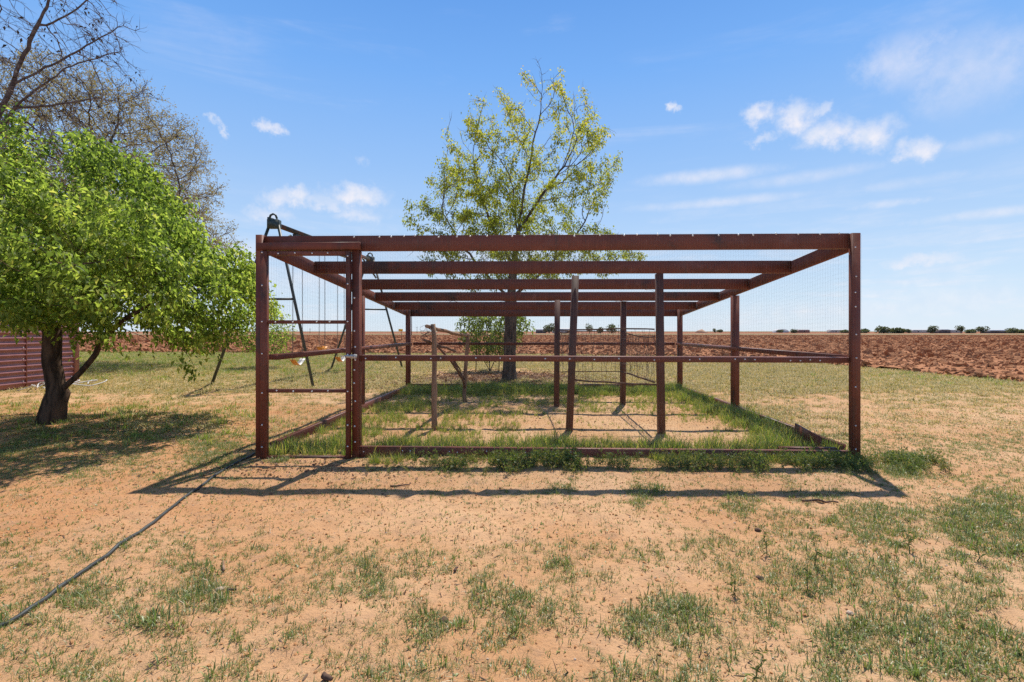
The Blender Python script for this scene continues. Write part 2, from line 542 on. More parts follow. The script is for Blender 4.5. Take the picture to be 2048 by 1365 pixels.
# ---------------------------------------------------------------- ground cover map (from where the photo shows grass)
PATCH = [  # px, py, rx, ry, density
    (1760, 1050, 120, 50, .75), (1985, 1050, 105, 80, .9), (1645, 1145, 120, 45, .8), (1860, 1160, 200, 80, .7), (1330, 1235, 130, 58, .95),
    (1430, 1270, 80, 40, .6), (1800, 1290, 190, 75, .95), (1960, 1290, 120, 80, .85), (1320, 1352, 130, 34, .9), (1560, 1215, 70, 50, .6),
    (1600, 1350, 120, 30, .7), (740, 1130, 52, 42, .75), (715, 1185, 70, 46, .7), (850, 1125, 55, 30, .6), (968, 1160, 42, 42, .95), (1000, 1195, 60, 30, .8),
    (1040, 1225, 60, 40, .8), (865, 1252, 46, 30, .95), (1105, 1125, 40, 26, .85), (985, 1255, 30, 25, .8), (640, 1160, 55, 45, .5), (405, 1195, 50, 40, .95),
    (325, 1243, 60, 22, .95), (275, 1210, 35, 20, .8), (410, 1140, 45, 30, .7), (180, 1185, 90, 26, .7), (60, 1245, 110, 32, .65), (130, 1160, 80, 25, .5),
    (450, 1340, 46, 24, .95), (190, 1345, 90, 24, .85), (750, 1345, 55, 26, .9), (860, 1340, 50, 26, .85), (1015, 1330, 60, 30, .6), (110, 1320, 40, 14, .7),
    (540, 1200, 40, 22, .5), (480, 1265, 24, 12, .7), (590, 1255, 36, 18, .7), (1090, 1330, 30, 18, .6), (1600, 1050, 60, 30, .55), (1480, 1000, 50, 26, .7),
    (1290, 980, 36, 20, .8), (1115, 966, 36, 14, .8), (1600, 985, 70, 16, .5), (1360, 1050, 36, 20, .5), (1440, 1080, 60, 26, .6), (1290, 1110, 60, 24, .6),
    (1480, 1130, 60, 30, .6), (1660, 985, 50, 20, .6), (1560, 1060, 40, 25, .4),
    (1800, 930, 62, 22, 1.0), (1900, 880, 120, 20, .3), (1890, 790, 190, 34, .55), (2000, 960, 60, 20, .5), (1880, 745, 190, 20, .75),
    (430, 905, 60, 30, .75), (470, 930, 50, 14, .5), (230, 860, 240, 40, .55), (60, 900, 90, 30, .6), (330, 840, 160, 30, .65), (350, 765, 170, 30, .75),
    (330, 725, 190, 22, .95), (450, 800, 50, 20, .35), (60, 940, 60, 14, .5), (600, 740, 140, 30, .8), (870, 745, 60, 20, .6), (760, 780, 60, 16, .4),
    (1550, 760, 180, 40, .85), (1500, 830, 150, 20, .8), (1640, 850, 100, 30, .7), (1250, 735, 140, 14, .75),
    (610, 890, 60, 22, .8), (640, 860, 60, 20, .6), (560, 910, 20, 14, .8),
]
BARE = [(900, 1030, 470, 52, .8), (1250, 1050, 130, 40, .5), (300, 1000, 220, 40, .75), (90, 1040, 120, 40, .5), (1130, 955, 420, 16, .7), (600, 945, 140, 30, .9),
        (1500, 1320, 60, 30, .6), (560, 1320, 80, 40, .7), (1960, 930, 80, 24, .3), (990, 752, 150, 15, .8), (620, 1230, 60, 20, .5), (1150, 1300, 60, 40, .5)]


def to_px(x, y):
    return 1024 + 1000 * x / y, 663 + 1000 * EYE / y


PEN = dict(x0=-2.50, x1=3.50, y0=5.10, y1=11.2)


def in_pen(x, y):
    t = np.clip((y - 5.1) / 6.1, 0, 1)
    return (x > -2.56 + .20*t) & (x < 3.44 + .32*t) & (y > 5.12) & (y < 11.2)


def cover(x, y):
    """0..1 how much grass grows at a point of the yard outside the pen"""
    yy = np.maximum(y, .6)
    px, py = to_px(x, yy)
    wx = fbm(x*3.0, y*3.0, 71, 4, .6) - .5
    wy = fbm(x*3.0, y*3.0, 77, 4, .6) - .5
    qx, qy = px + wx * 190 / np.sqrt(yy), py + wy * 110 / np.sqrt(yy)
    d = np.full(np.shape(x), .27)
    d = np.where(py > 1075, .42, d)
    d = np.where(py < 960, .40, d)
    d = np.where(py < 785, .75, d)
    for cx, cy, rx, ry, v in PATCH:
        q = ((qx-cx)/rx)**2 + ((qy-cy)/ry)**2
        d = np.maximum(d, v * (1 - sstep(.45, 1.5, q)))
    for cx, cy, rx, ry, v in BARE:
        q = ((qx-cx)/rx)**2 + ((qy-cy)/ry)**2
        d = d * (1 - v * (1 - sstep(.5, 1.3, q)))
    out = np.abs(px - 1024) > 1100
    d = np.where(out | (y < 1.7), .35, d)
    n = fbm(x*3.4, y*3.4, 5, 4, .6)
    n2 = vnoise(x*13, y*13, 6)*.6 + vnoise(x*27, y*27, 7)*.4
    n = n + np.where(y < 7, .55, .25) * (n2 - .5)
    d = d * sstep(.30, .60, n + .42 * (d - .25))
    return np.clip(d, 0, 1)


def pen_cover(x, y):
    """0..1 grass inside the pen: tall along the front board, the far board and the sunny wall, bare sand in the middle"""
    t = (y - 5.1) / 6.1
    xl, xr = -2.56 + .20*t, 3.44 + .32*t
    d = np.full(np.shape(x), .42)
    d = np.maximum(d, .9 * (1 - sstep(.25, 1.0, y - 5.2)) * (x < 2.9))
    d = np.maximum(d, 1.0 * sstep(9.4, 10.4, y))
    d = np.maximum(d, .95 * (1 - sstep(.25, .9, xr - x)))
    d = np.maximum(d, .62 * (1 - sstep(.6, 2.2, x - xl)))
    d = d * (1 - .7 * np.exp(-(((x - 1.5)/1.3)**2 + ((y - 6.9)/1.2)**2)**2))
    n = fbm(x*2.6, y*2.6, 55, 4, .6)
    return np.clip(d * sstep(.34, .60, n + .35*(d - .3)), 0, 1)


# ---------------------------------------------------------------- setting: ground, fields, verge
def axis(segs):
    out = []
    for a, b, st in segs:
        n = max(1, int(round((b - a) / st)))
        out += list(a + (b - a) * np.arange(n) / n)
    return out


def geo_axis(a, b, k):
    return list(np.geomspace(a, b, k))


def grid_faces(nx, ny):
    i = np.arange(nx - 1)[None, :] + np.arange(ny - 1)[:, None] * nx
    return np.stack([i, i + 1, i + nx + 1, i + nx], -1).reshape(-1, 4)


ys = np.array(axis([(-6, 1.4, .4), (1.4, 4.2, .022), (4.2, 7, .04), (7, 14, .10), (14, 40, .5)]) + geo_axis(40, 6000, 40))
xr = axis([(0, 3.6, .030), (3.6, 8, .07), (8, 20, .3)]) + geo_axis(20, 6000, 34)
xs = np.array([-v for v in xr[:0:-1]] + xr)
X, Y = np.meshgrid(xs, ys)
Z = gz(X, Y)
cov = np.where(in_pen(X, Y), .25 + .5 * pen_cover(X, Y), np.where(Y > 6.5, cover(X, np.maximum(Y, .5)), cover(X, np.maximum(Y, .5)) * .25))
cov = cov * np.where(Y > 11, 1.0, .65)
redness = np.clip(.30 + .55 * sstep(.8, -3.0, X) * (Y < 9) + .9 * (fbm(X*.5, Y*.5, 91, 3) - .5), 0, 1) * np.where(Y > 12, .5, 1)
redness = np.where((X < -3) & (Y < 9), np.clip(redness + .25, 0, 1), redness)
me = make_mesh('ground', np.stack([X, Y, Z], -1).reshape(-1, 3), grid_faces(len(xs), len(ys)), M['ground'], True, {'red': redness.ravel(), 'cover': cov.ravel()})
tag(link_obj('ground', me), kind='structure')

fy = np.array(axis([(-20, 8, 2), (8, 40, .16), (40, 80, .5)]) + geo_axis(80, 181, 60))
fxr = axis([(0, 22, .2), (22, 60, .7)]) + geo_axis(60, 900, 40)
fx = np.array([-v for v in fxr[:0:-1]] + fxr)
X, Y = np.meshgrid(fx, fy)
lump = fbm(X*1.3, Y*1.3, 41, 4, .6)
fade = 1 - .0 * Y
Z = .05 + .05 * np.maximum(lump - .38, 0) + .05 * vnoise(X*3.3, Y*3.3, 44)
edge = np.clip((Y - field_edge(X)) / 1.2, 0, 1)
Z = gz(X, Y) + .006 + (Z + .02) * edge * (1 - .85*sstep(50, 120, Y))
F = grid_faces(len(fx), len(fy))
cxm = X.ravel()[F].mean(1)
cym = Y.ravel()[F].mean(1)
keep = cym > field_edge(cxm) + 2.2 * (fbm(cxm*.9, cym*.9, 8, 3) - .5)
me = make_mesh('ploughed_field', np.stack([X, Y, Z], -1).reshape(-1, 3), F[keep], M['field'], False)
tag(link_obj('ploughed_field', me), kind='structure')


def strip(name, y0, y1, z, mat, wob=0.0, x0=-3500, x1=3500):
    n = 90
    x = np.linspace(x0, x1, n)
    a = y0 + wob * (fbm(x*.01, x*0, 3, 3) - .5)
    b = y1 + wob * (fbm(x*.01, x*0+7, 4, 3) - .5)
    V = np.concatenate([np.stack([x, a, x*0+z], -1), np.stack([x, b, x*0+z], -1)])
    i = np.arange(n - 1)
    me = make_mesh(name, V, np.stack([i, i+1, i+n+1, i+n], -1), mat)
    return tag(link_obj(name, me), kind='structure')


strip('road', 180, 235, .10, M['verge'])
strip('far_field', 235, 1400, .06, M['far_red'], 20)
strip('crop_field', 1400, 5800, .12, M['far_green'], 200)


# ---------------------------------------------------------------- scatter (stuff only)
SRC = bpy.data.collections.new('scatter_sources')


def source(name, meshes):
    c = bpy.data.collections.new(name)
    for i, me in enumerate(meshes):
        o = bpy.data.objects.new('%s_%02d' % (name, i), me)
        c.objects.link(o)
    return c


def scatter(name, P, rot, scl, coll, label, mat):
    n = len(P)
    me = bpy.data.meshes.new(name)
    me.vertices.add(n)
    me.vertices.foreach_set('co', np.asarray(P, np.float32).ravel())
    a = me.attributes.new('rot', 'FLOAT_VECTOR', 'POINT')
    a.data.foreach_set('vector', np.asarray(rot, np.float32).ravel())
    a = me.attributes.new('scl', 'FLOAT_VECTOR', 'POINT')
    a.data.foreach_set('vector', np.asarray(scl, np.float32).ravel())
    a = me.attributes.new('pick', 'INT', 'POINT')
    a.data.foreach_set('value', rng.integers(0, len(coll.objects), n).astype(np.int32))
    me.materials.append(mat)
    o = link_obj(name, me)
    tag(o, label, None, None, 'stuff')
    ng = bpy.data.node_groups.new('scatter ' + name, 'GeometryNodeTree')
    ng.interface.new_socket('Geometry', in_out='INPUT', socket_type='NodeSocketGeometry')
    ng.interface.new_socket('Geometry', in_out='OUTPUT', socket_type='NodeSocketGeometry')
    t = NT(ng)
    gi = t.node('NodeGroupInput')
    go = t.node('NodeGroupOutput')
    ci = t.node('GeometryNodeCollectionInfo')
    ci.inputs['Collection'].default_value = coll
    ci.inputs['Separate Children'].default_value = True
    ci.inputs['Reset Children'].default_value = True

    def named(nm, ty):
        nd = t.node('GeometryNodeInputNamedAttribute', data_type=ty)
        nd.inputs['Name'].default_value = nm
        return nd.outputs['Attribute']
    ip = t.node('GeometryNodeInstanceOnPoints')
    t.l.new(gi.outputs[0], ip.inputs['Points'])
    t.l.new(ci.outputs[0], ip.inputs['Instance'])
    ip.inputs['Pick Instance'].default_value = True
    t.l.new(named('pick', 'INT'), ip.inputs['Instance Index'])
    er = t.node('FunctionNodeEulerToRotation')
    t.l.new(named('rot', 'FLOAT_VECTOR'), er.inputs[0])
    t.l.new(er.outputs[0], ip.inputs['Rotation'])
    t.l.new(named('scl', 'FLOAT_VECTOR'), ip.inputs['Scale'])
    t.l.new(ip.outputs[0], go.inputs[0])
    mod = o.modifiers.new('scatter', 'NODES')
    mod.node_group = ng
    return o


def blade_mesh(name, n, spread, l0, l1, w, lean, mat, seed, curl=.5):
    """a tuft of n tapering bent blades"""
    g = np.random.default_rng(seed)
    V, F, A = [], [], []
    for i in range(n):
        a = g.uniform(0, 2*np.pi)
        r = spread * np.sqrt(g.uniform(0, 1))
        base = np.array([r*np.cos(a), r*np.sin(a), -.004])
        az_ = a + g.normal(0, .9)
        le = g.uniform(l0, l1)
        ti = abs(g.normal(lean, lean*.5))
        dirh = np.array([np.cos(az_), np.sin(az_), 0])
        side = np.array([-dirh[1], dirh[0], 0]) * w * g.uniform(.7, 1.3) / 2
        p1 = base + (dirh*np.sin(ti*.7) + np.array([0, 0, np.cos(ti*.7)])) * le * .5
        t2 = ti * (1 + curl)
        p2 = p1 + (dirh*np.sin(t2) + np.array([0, 0, np.cos(t2)])) * le * .5
        k = len(V)
        V += [base - side, base + side, p1 + side*.8, p1 - side*.8, p2]
        F += [(k, k+1, k+2), (k, k+2, k+3), (k+3, k+2, k+4)]
        A += [g.uniform(0, 1)] * 5
    return make_mesh(name, np.array(V), np.array(F), mat, False, {'v': A})


def sample(n, y0, y1, power=1.0, margin=1.06, xoff=.4):
    """points spread over the part of the ground the picture can see"""
    y = (y0**(power+1) + (y1**(power+1) - y0**(power+1)) * rng.random(n)) ** (1/(power+1))
    x = (rng.random(n)*2 - 1) * (margin * y + xoff)
    return x, y


def rots(n, tilt=.12):
    return np.stack([rng.normal(0, tilt, n), rng.normal(0, tilt, n), rng.uniform(0, 2*np.pi, n)], -1)


def scl3(s):
    return np.stack([s, s, s], -1)


# ---------------------------------------------------------------- trees
def grow(skel, attr, step, kill, infl, iters, trop=(0, 0, .1), jit=.12, seed=1):
    """space colonisation. skel: list of polylines (first point of each later one must lie on an earlier one)"""
    g = np.random.default_rng(seed)
    P, par = [], []
    for line in skel:
        line = np.asarray(line, float)
        pts = [line[0]]
        for a, b in zip(line[:-1], line[1:]):
            k = max(1, int(np.ceil(np.linalg.norm(b-a)/step)))
            pts += [a + (b-a)*(j+1)/k for j in range(k)]
        if P:
            d = np.linalg.norm(np.array(P) - pts[0], axis=1)
            last = int(np.argmin(d))
            pts = pts[1:]
        else:
            P.append(pts[0])
            par.append(-1)
            last = 0
            pts = pts[1:]
        for p in pts:
            P.append(p)
            par.append(last)
            last = len(P)-1
    P = list(P)
    A = np.asarray(attr, float)
    PP = np.array(P)
    D = np.linalg.norm(A[:, None] - PP[None], axis=2)
    ni = D.argmin(1)
    nd = D.min(1)
    trop = np.array(trop)
    for it in range(iters):
        act = nd < infl
        if not act.any():
            break
        idx = ni[act]
        v = A[act] - PP[idx]
        v /= np.linalg.norm(v, axis=1)[:, None] + 1e-9
        u, inv = np.unique(idx, return_inverse=True)
        S_ = np.zeros((len(u), 3))
        np.add.at(S_, inv, v)
        S_ /= np.linalg.norm(S_, axis=1)[:, None] + 1e-9
        S_ = S_ + trop + g.normal(0, jit, S_.shape)
        S_ /= np.linalg.norm(S_, axis=1)[:, None] + 1e-9
        newp = PP[u] + S_ * step
        k0 = len(PP)
        PP = np.concatenate([PP, newp])
        par += list(u)
        D = np.linalg.norm(A[:, None] - newp[None], axis=2)
        m = D.argmin(1)
        dm = D.min(1)
        b = dm < nd
        ni[b] = m[b] + k0
        nd[b] = dm[b]
        alive = nd > kill
        A, ni, nd = A[alive], ni[alive], nd[alive]
        if len(A) == 0:
            break
    return PP, np.array(par)


def ellipsoids(n, shapes, seed, shell=0.0, clump=0.0, cell=.9):
    """points in a union of ellipsoids; shell>0 favours the outside; clump>0 leaves noise gaps"""
    g = np.random.default_rng(seed)
    vol = np.array([a*b*c for _, (a, b, c) in shapes])
    out = []
    for (ctr, rad), k in zip(shapes, np.ceil(n * vol / vol.sum()).astype(int)):
        d = g.normal(size=(k, 3))
        d /= np.linalg.norm(d, axis=1)[:, None]
        r = g.random(k) ** (1/3)
        r = r * (1-shell) + shell * r ** .35
        out.append(np.array(ctr) + d * r[:, None] * np.array(rad))
    P = np.concatenate(out)
    if clump:
        q = fbm(P[:, 0]/cell + P[:, 2]/cell*.7, P[:, 1]/cell + P[:, 2]/cell*.9, seed, 2)
        P = P[q > clump]
    return P


def tree_parts(root, PP, par, mats, tip=.004, expo=2.3, base_r=None, n_branch=10, trunk_flare=0.0, smooth_iter=1, twig_min=.0, zig=0.0, tag_twigs=True):
    """trunk and main branches as parts, thin wood joined as stuff. returns node radii, directions and a leaf list"""
    n = len(PP)
    par = np.asarray(par)
    for _ in range(smooth_iter):
        Q = PP.copy()
        cnt = np.ones(n)
        np.add.at(Q, par[1:], PP[1:])
        np.add.at(cnt, par[1:], 1)
        Q[1:] += PP[par[1:]]
        cnt[1:] += 1
        Q /= cnt[:, None]
        Q[0] = PP[0]
        PP = .5*PP + .5*Q
    acc = np.zeros(n)
    kids = [[] for _ in range(n)]
    for i in range(1, n):
        kids[par[i]].append(i)
    rad = np.zeros(n)
    for i in range(n-1, -1, -1):
        if acc[i] == 0:
            acc[i] = tip**expo
        rad[i] = acc[i]**(1/expo)
        if par[i] >= 0:
            acc[par[i]] += acc[i]
    if base_r is not None:
        f = base_r / rad[0]
        thin = np.clip((rad - tip) / (rad[0] - tip), 0, 1)
        rad = rad * (1 + (f-1) * thin**(.6 if f < 1 else 1.7))
    chains = []
    stack = [(0, -1)]
    while stack:
        i, p = stack.pop()
        ch = [p, i] if p >= 0 else [i]
        while kids[i]:
            ks = sorted(kids[i], key=lambda q: -rad[q])
            for q in ks[1:]:
                stack.append((q, i))
            i = ks[0]
            ch.append(i)
        if len(ch) > 1:
            chains.append(ch)
    order = sorted(range(1, len(chains)), key=lambda c: -rad[chains[c][1]])
    main = set(order[:n_branch])
    twigs = MB()
    for ci, ch in enumerate(chains):
        P = PP[ch]
        r = rad[ch].copy()
        if ci:
            r[0] = min(r[0], r[1]*1.25)
        if ci == 0 and trunk_flare:
            h = P[:, 2] - P[0, 2]
            r = r * (1 + trunk_flare * np.exp(-h/.22))
        ns = 12 if r.max() > .08 else 7 if r.max() > .03 else 5 if r.max() > .012 else 3
        r = np.maximum(r, twig_min)
        if ci == 0 or ci in main:
            mb = MB()
            if ci == 0:
                P = P.copy()
                P[0, 2] -= .08
                V, F_ = tube_geo(P, r, ns)
                V = V + (rng.random(V.shape) - .5) * np.repeat(r, ns)[:, None] * .10
                mb.add(V, F_)
            else:
                mb.tube(P, r, ns, False)
            mb.build('trunk' if ci == 0 else 'branch', mats[0] if r.max() > .03 else mats[1], root, smooth=True)
        else:
            twigs.tube(P, r, ns, False)
    if twigs.V:
        tag(twigs.build('twigs', mats[1], root, smooth=True), kind='stuff')
    dirs = np.zeros((n, 3))
    dirs[1:] = PP[1:] - PP[par[1:]]
    dirs /= np.linalg.norm(dirs, axis=1)[:, None] + 1e-9
    return PP, rad, dirs, kids


def leaves(name, P, D, L, Wd, val, mat, root, fold=.25, droop=.2, seed=3):
    """folded leaf blades, one mesh; P base points, D axes"""
    g = np.random.default_rng(seed)
    n = len(P)
    D = D / (np.linalg.norm(D, axis=1)[:, None] + 1e-9)
    N = g.normal(0, .6, (n, 3)) + np.array([0, 0, 1.0])
    Sd = np.cross(D, N)
    Sd /= np.linalg.norm(Sd, axis=1)[:, None] + 1e-9
    N = np.cross(Sd, D)
    L = np.broadcast_to(L, (n,))[:, None]
    Wd = np.broadcast_to(Wd, (n,))[:, None]
    base = P
    mid = P + D*L*.45
    tip = P + D*L - np.array([0, 0, 1])*L*droop
    V = np.stack([base, mid - Sd*Wd/2 + N*Wd*fold, tip, mid + Sd*Wd/2 + N*Wd*fold], 1).reshape(-1, 3)
    k = np.arange(n)[:, None]*4
    F = np.concatenate([k + np.array([[0, 2, 1]]), k + np.array([[0, 3, 2]])])
    me = make_mesh(name, V - np.array(root_loc(root)), F, mat, False, {'v': np.repeat(val, 4)})
    return tag(link_obj(name, me, root), kind='stuff')


def twiglets(name, root, PP, rad, dirs, rmax, per, L0, L1, r0, mat, seed, up=.15, spread=.6):
    """fine side twigs on the thin wood, one mesh; returns points along them and their directions"""
    g = np.random.default_rng(seed)
    idx = np.where(rad < rmax)[0]
    idx = np.repeat(idx, per)
    n = len(idx)
    A = PP[idx]
    D = dirs[idx]*.75 + g.normal(0, spread, (n, 3)) + np.array((0, 0, up))
    D /= np.linalg.norm(D, axis=1)[:, None]
    L = g.uniform(L0, L1, n)[:, None]
    B1 = A + D*L*.55
    D2 = D + g.normal(0, .25, (n, 3)) + np.array((0, 0, up*.6))
    D2 /= np.linalg.norm(D2, axis=1)[:, None]
    B2 = B1 + D2*L*.5
    U = np.cross(D, g.normal(0, 1, (n, 3)))
    U /= np.linalg.norm(U, axis=1)[:, None] + 1e-9
    W_ = np.cross(D, U)
    rg = [U*math.cos(a) + W_*math.sin(a) for a in (0, 2.094, 4.189)]
    V = np.concatenate([A + q*r0 for q in rg] + [B1 + q*r0*.75 for q in rg] + [B2])
    k = np.arange(n)
    F4 = np.concatenate([np.stack([k+n*a, k+n*b, k+n*(b+3), k+n*(a+3)], -1) for a, b in ((0, 1), (1, 2), (2, 0))])
    F3 = np.concatenate([np.stack([k+n*(a+3), k+n*(b+3), k+n*6], -1) for a, b in ((0, 1), (1, 2), (2, 0))])
    me = make_mesh(name, V - np.array(root_loc(root)), [F4, F3], mat)
    tag(link_obj(name, me, root), kind='stuff')
    return np.concatenate([B1, B2, B2*.5+B1*.5]), np.concatenate([D, D2, D2])


def leaf_points(PP, rad, dirs, rmax, per, seed, along=.08, outward=.8, down=.0):
    g = np.random.default_rng(seed)
    idx = np.where(rad < rmax)[0]
    idx = np.repeat(idx, per)
    n = len(idx)
    P = PP[idx] + g.normal(0, along, (n, 3))
    D = dirs[idx]*outward + g.normal(0, .75, (n, 3)) + np.array([0, 0, -down])
    return P, D, idx


# leafy green tree by the shed
root = empty('broadleaf_tree', G(-6.16, 6.67), 'low spreading tree in bright green leaf with a forked dark trunk before the shed', 'tree')
bx, by = -6.16, 6.67
attr = ellipsoids(6800, [((-6.7, 6.8, 2.72), (2.1, 2.3, 1.40)), ((-4.85, 6.7, 1.80), (1.38, 2.2, .92)), ((-5.6, 6.6, 2.5), (1.1, 1.9, 1.12)), ((-8.9, 6.4, 2.45), (1.7, 2.6, 1.3)), ((-4.35, 5.2, 2.0), (.85, 1.0, .72))], 3, shell=.5, clump=.49, cell=.62)
low = .98 - .12*(attr[:, 0] > -5.0) + .35*(vnoise(attr[:, 0]*1.3, attr[:, 1]*1.3, 9)-.5) + .55*np.exp(-((attr[:, 0]+5.6)/.40)**2)
attr = attr[attr[:, 2] > low]
hang = np.stack([rng.normal(-4.15, .10, 10), rng.normal(6.5, .12, 10), rng.uniform(.66, 1.1, 10)], -1)
attr = np.concatenate([attr, hang])
z0 = float(gz(bx, by))
skel = [[(bx, by, z0), (bx+.10, by, .45), (bx+.02, by, .85), (bx-.02, by+.05, 1.25), (bx-.25, by, 1.7), (bx-.6, by-.1, 2.2)],
        [(bx+.10, by, .45), (bx+.42, by-.03, .72), (bx+.66, by-.05, .98), (bx+.72, by-.05, 1.18), (bx+1.05, by-.1, 1.42), (bx+1.5, by-.05, 1.75)],
        [(bx-.02, by+.05, 1.25), (bx+.25, by+.15, 1.75), (bx+.5, by+.3, 2.4)],
        [(bx-.25, by, 1.7), (bx-.95, by+.3, 2.1), (bx-1.6, by+.3, 2.5)]]
PP, par = grow(skel, attr, .12, .165, 1.3, 110, (0, 0, .02), .22, 2)
PP, rad, dirs, kids = tree_parts(root, PP, par, (M['bark_dark'], M['bark_dark']), .0030, 2.3, .125, 14, .30)
g0 = np.random.default_rng(81)
P, D, idx = leaf_points(PP, rad, dirs, .0085, 42, 4, .075, .5, .45)
gap = fbm(P[:, 0]*1.9 + P[:, 2]*1.1, P[:, 1]*1.9 + P[:, 2]*1.5, 66, 3, .55)
sel = (P[:, 2] > .5) & (gap > .415 + .05*(g0.random(len(P))-.5))
P, D, idx = P[sel], D[sel], idx[sel]
g = np.random.default_rng(8)
val = np.clip(.45 + .27*g.normal(size=len(P)) + .7*(fbm(P[:, 0]*1.7+P[:, 2], P[:, 1]*1.7, 6, 2)-.5), 0, 1)
leaves('foliage', P, D, np.clip(g.lognormal(-2.95, .3, len(P)), .025, .085), np.clip(g.lognormal(-3.3, .28, len(P)), .02, .06), val, M['leaf_green'], root, .28, .35)
print('green tree', len(PP), 'nodes', len(P), 'leaves')

# open young-leaved tree behind the pen
root = empty('shade_tree', G(-.07, 12.2), 'tall open crowned tree with sparse yellow green leaves rising behind the pen', 'tree')
bx, by = -.07, 12.2
z0 = float(gz(bx, by))
attr = ellipsoids(2600, [((-.2, by, 3.8), (2.6, 2.2, 1.75)), ((.38, by, 5.25), (2.25, 2.0, 1.75)), ((.75, by, 6.05), (1.4, 1.3, 1.6)), ((.2, by, 2.95), (3.0, 2.1, .7))], 14, shell=.3, clump=.43, cell=1.0)
attr = attr[attr[:, 2] > 2.0 + .25*np.hypot(attr[:, 0], attr[:, 1]-by)*.3]
skel = [[(bx, by, z0), (bx+.02, by, 1.0), (bx+.05, by, 2.0), (bx+.10, by, 2.9), (bx+.22, by, 3.7), (bx+.35, by+.1, 4.6), (bx+.55, by, 5.6)],
        [(bx+.05, by, 2.0), (bx-.5, by-.2, 2.6), (bx-1.1, by-.3, 3.3), (bx-1.6, by-.3, 4.1)],
        [(bx+.05, by, 2.1), (bx+.55, by+.1, 2.5), (bx+1.2, by+.2, 3.1), (bx+1.9, by+.2, 4.0)],
        [(bx+.10, by, 2.9), (bx-.35, by+.2, 3.7), (bx-.75, by+.3, 4.8), (bx-.9, by+.3, 5.6)],
        [(bx+.22, by, 3.7), (bx+.75, by-.2, 4.5), (bx+1.3, by-.3, 5.2)],
        [(bx+.10, by, 2.9), (bx+.2, by-.7, 3.5), (bx+.1, by-1.2, 4.4)]]
PP, par = grow(skel, attr, .15, .19, 1.6, 110, (0, 0, .55), .10, 5)
PP, rad, dirs, kids = tree_parts(root, PP, par, (M['bark_grey'], M['bark_twig']), .0045, 2.55, .150, 16, .40)
twiglets('fine_twigs', root, PP, rad, dirs, .010, 1, .12, .32, .003, M['bark_twig'], 39, .25, .45)
P, D, idx = leaf_points(PP, rad, dirs, .0080, 34, 6, .062, .4, .35)
cl = fbm(P[:, 0]*2.2+P[:, 2]*1.3, P[:, 1]*2.2+P[:, 2], 12, 2)
sel = cl > .43
P, D = P[sel], D[sel]
g = np.random.default_rng(18)
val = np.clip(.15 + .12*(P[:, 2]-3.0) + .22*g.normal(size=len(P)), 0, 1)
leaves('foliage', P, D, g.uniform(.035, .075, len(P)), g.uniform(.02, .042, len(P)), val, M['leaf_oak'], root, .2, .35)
print('shade tree', len(PP), len(P))

# budding tree and the darker bare tree beyond the shed
root = empty('budding_tree', G(-17.2, 19.0), 'wide leafless tree hazed with tan buds behind the green tree', 'tree')
bx, by = -17.2, 19.0
z0 = float(gz(bx, by))
attr = ellipsoids(13000, [((-17.2, by, 6.9), (5.7, 4.6, 4.5)), ((-14.1, by-.5, 4.5), (3.6, 3.8, 2.4))], 24, shell=.3, clump=.36, cell=1.4)
attr = attr[(attr[:, 2] > 2.2) & (attr[:, 0] > -24)]
skel = [[(bx, by, z0), (bx+.1, by, 1.2), (bx, by, 2.4), (bx+.3, by, 4.0), (bx+.8, by, 6.0), (bx+1.5, by, 8.0)],
        [(bx, by, 2.4), (bx+1.5, by-.3, 3.5), (bx+3.2, by-.4, 4.8), (bx+4.8, by-.4, 6.3)],
        [(bx+.3, by, 3.0), (bx-1.5, by+.2, 4.5), (bx-3, by, 6.5)],
        [(bx+1.5, by-.3, 3.5), (bx+3.5, by+.5, 3.9), (bx+5.4, by+.6, 4.6)]]
PP, par = grow(skel, attr, .22, .36, 2.4, 140, (.10, 0, .05), .13, 7)
PP, rad, dirs, kids = tree_parts(root, PP, par, (M['bark_grey'], M['bark_twig']), .0080, 2.5, .22, 12, .3)
P, D = twiglets('fine_twigs', root, PP, rad, dirs, .022, 3, .25, .60, .0055, M['bark_twig'], 9, .12)
P = np.repeat(P, 2, 0)
D = np.repeat(D, 2, 0)
g = np.random.default_rng(28)
P = P + g.normal(0, .04, P.shape)
D = D + g.normal(0, .6, D.shape)
leaves('buds', P, D, g.uniform(.05, .10, len(P)), g.uniform(.03, .05, len(P)), np.clip(g.normal(.55, .25, len(P)), 0, 1), M['bud'], root)
print('budding', len(PP), len(P))

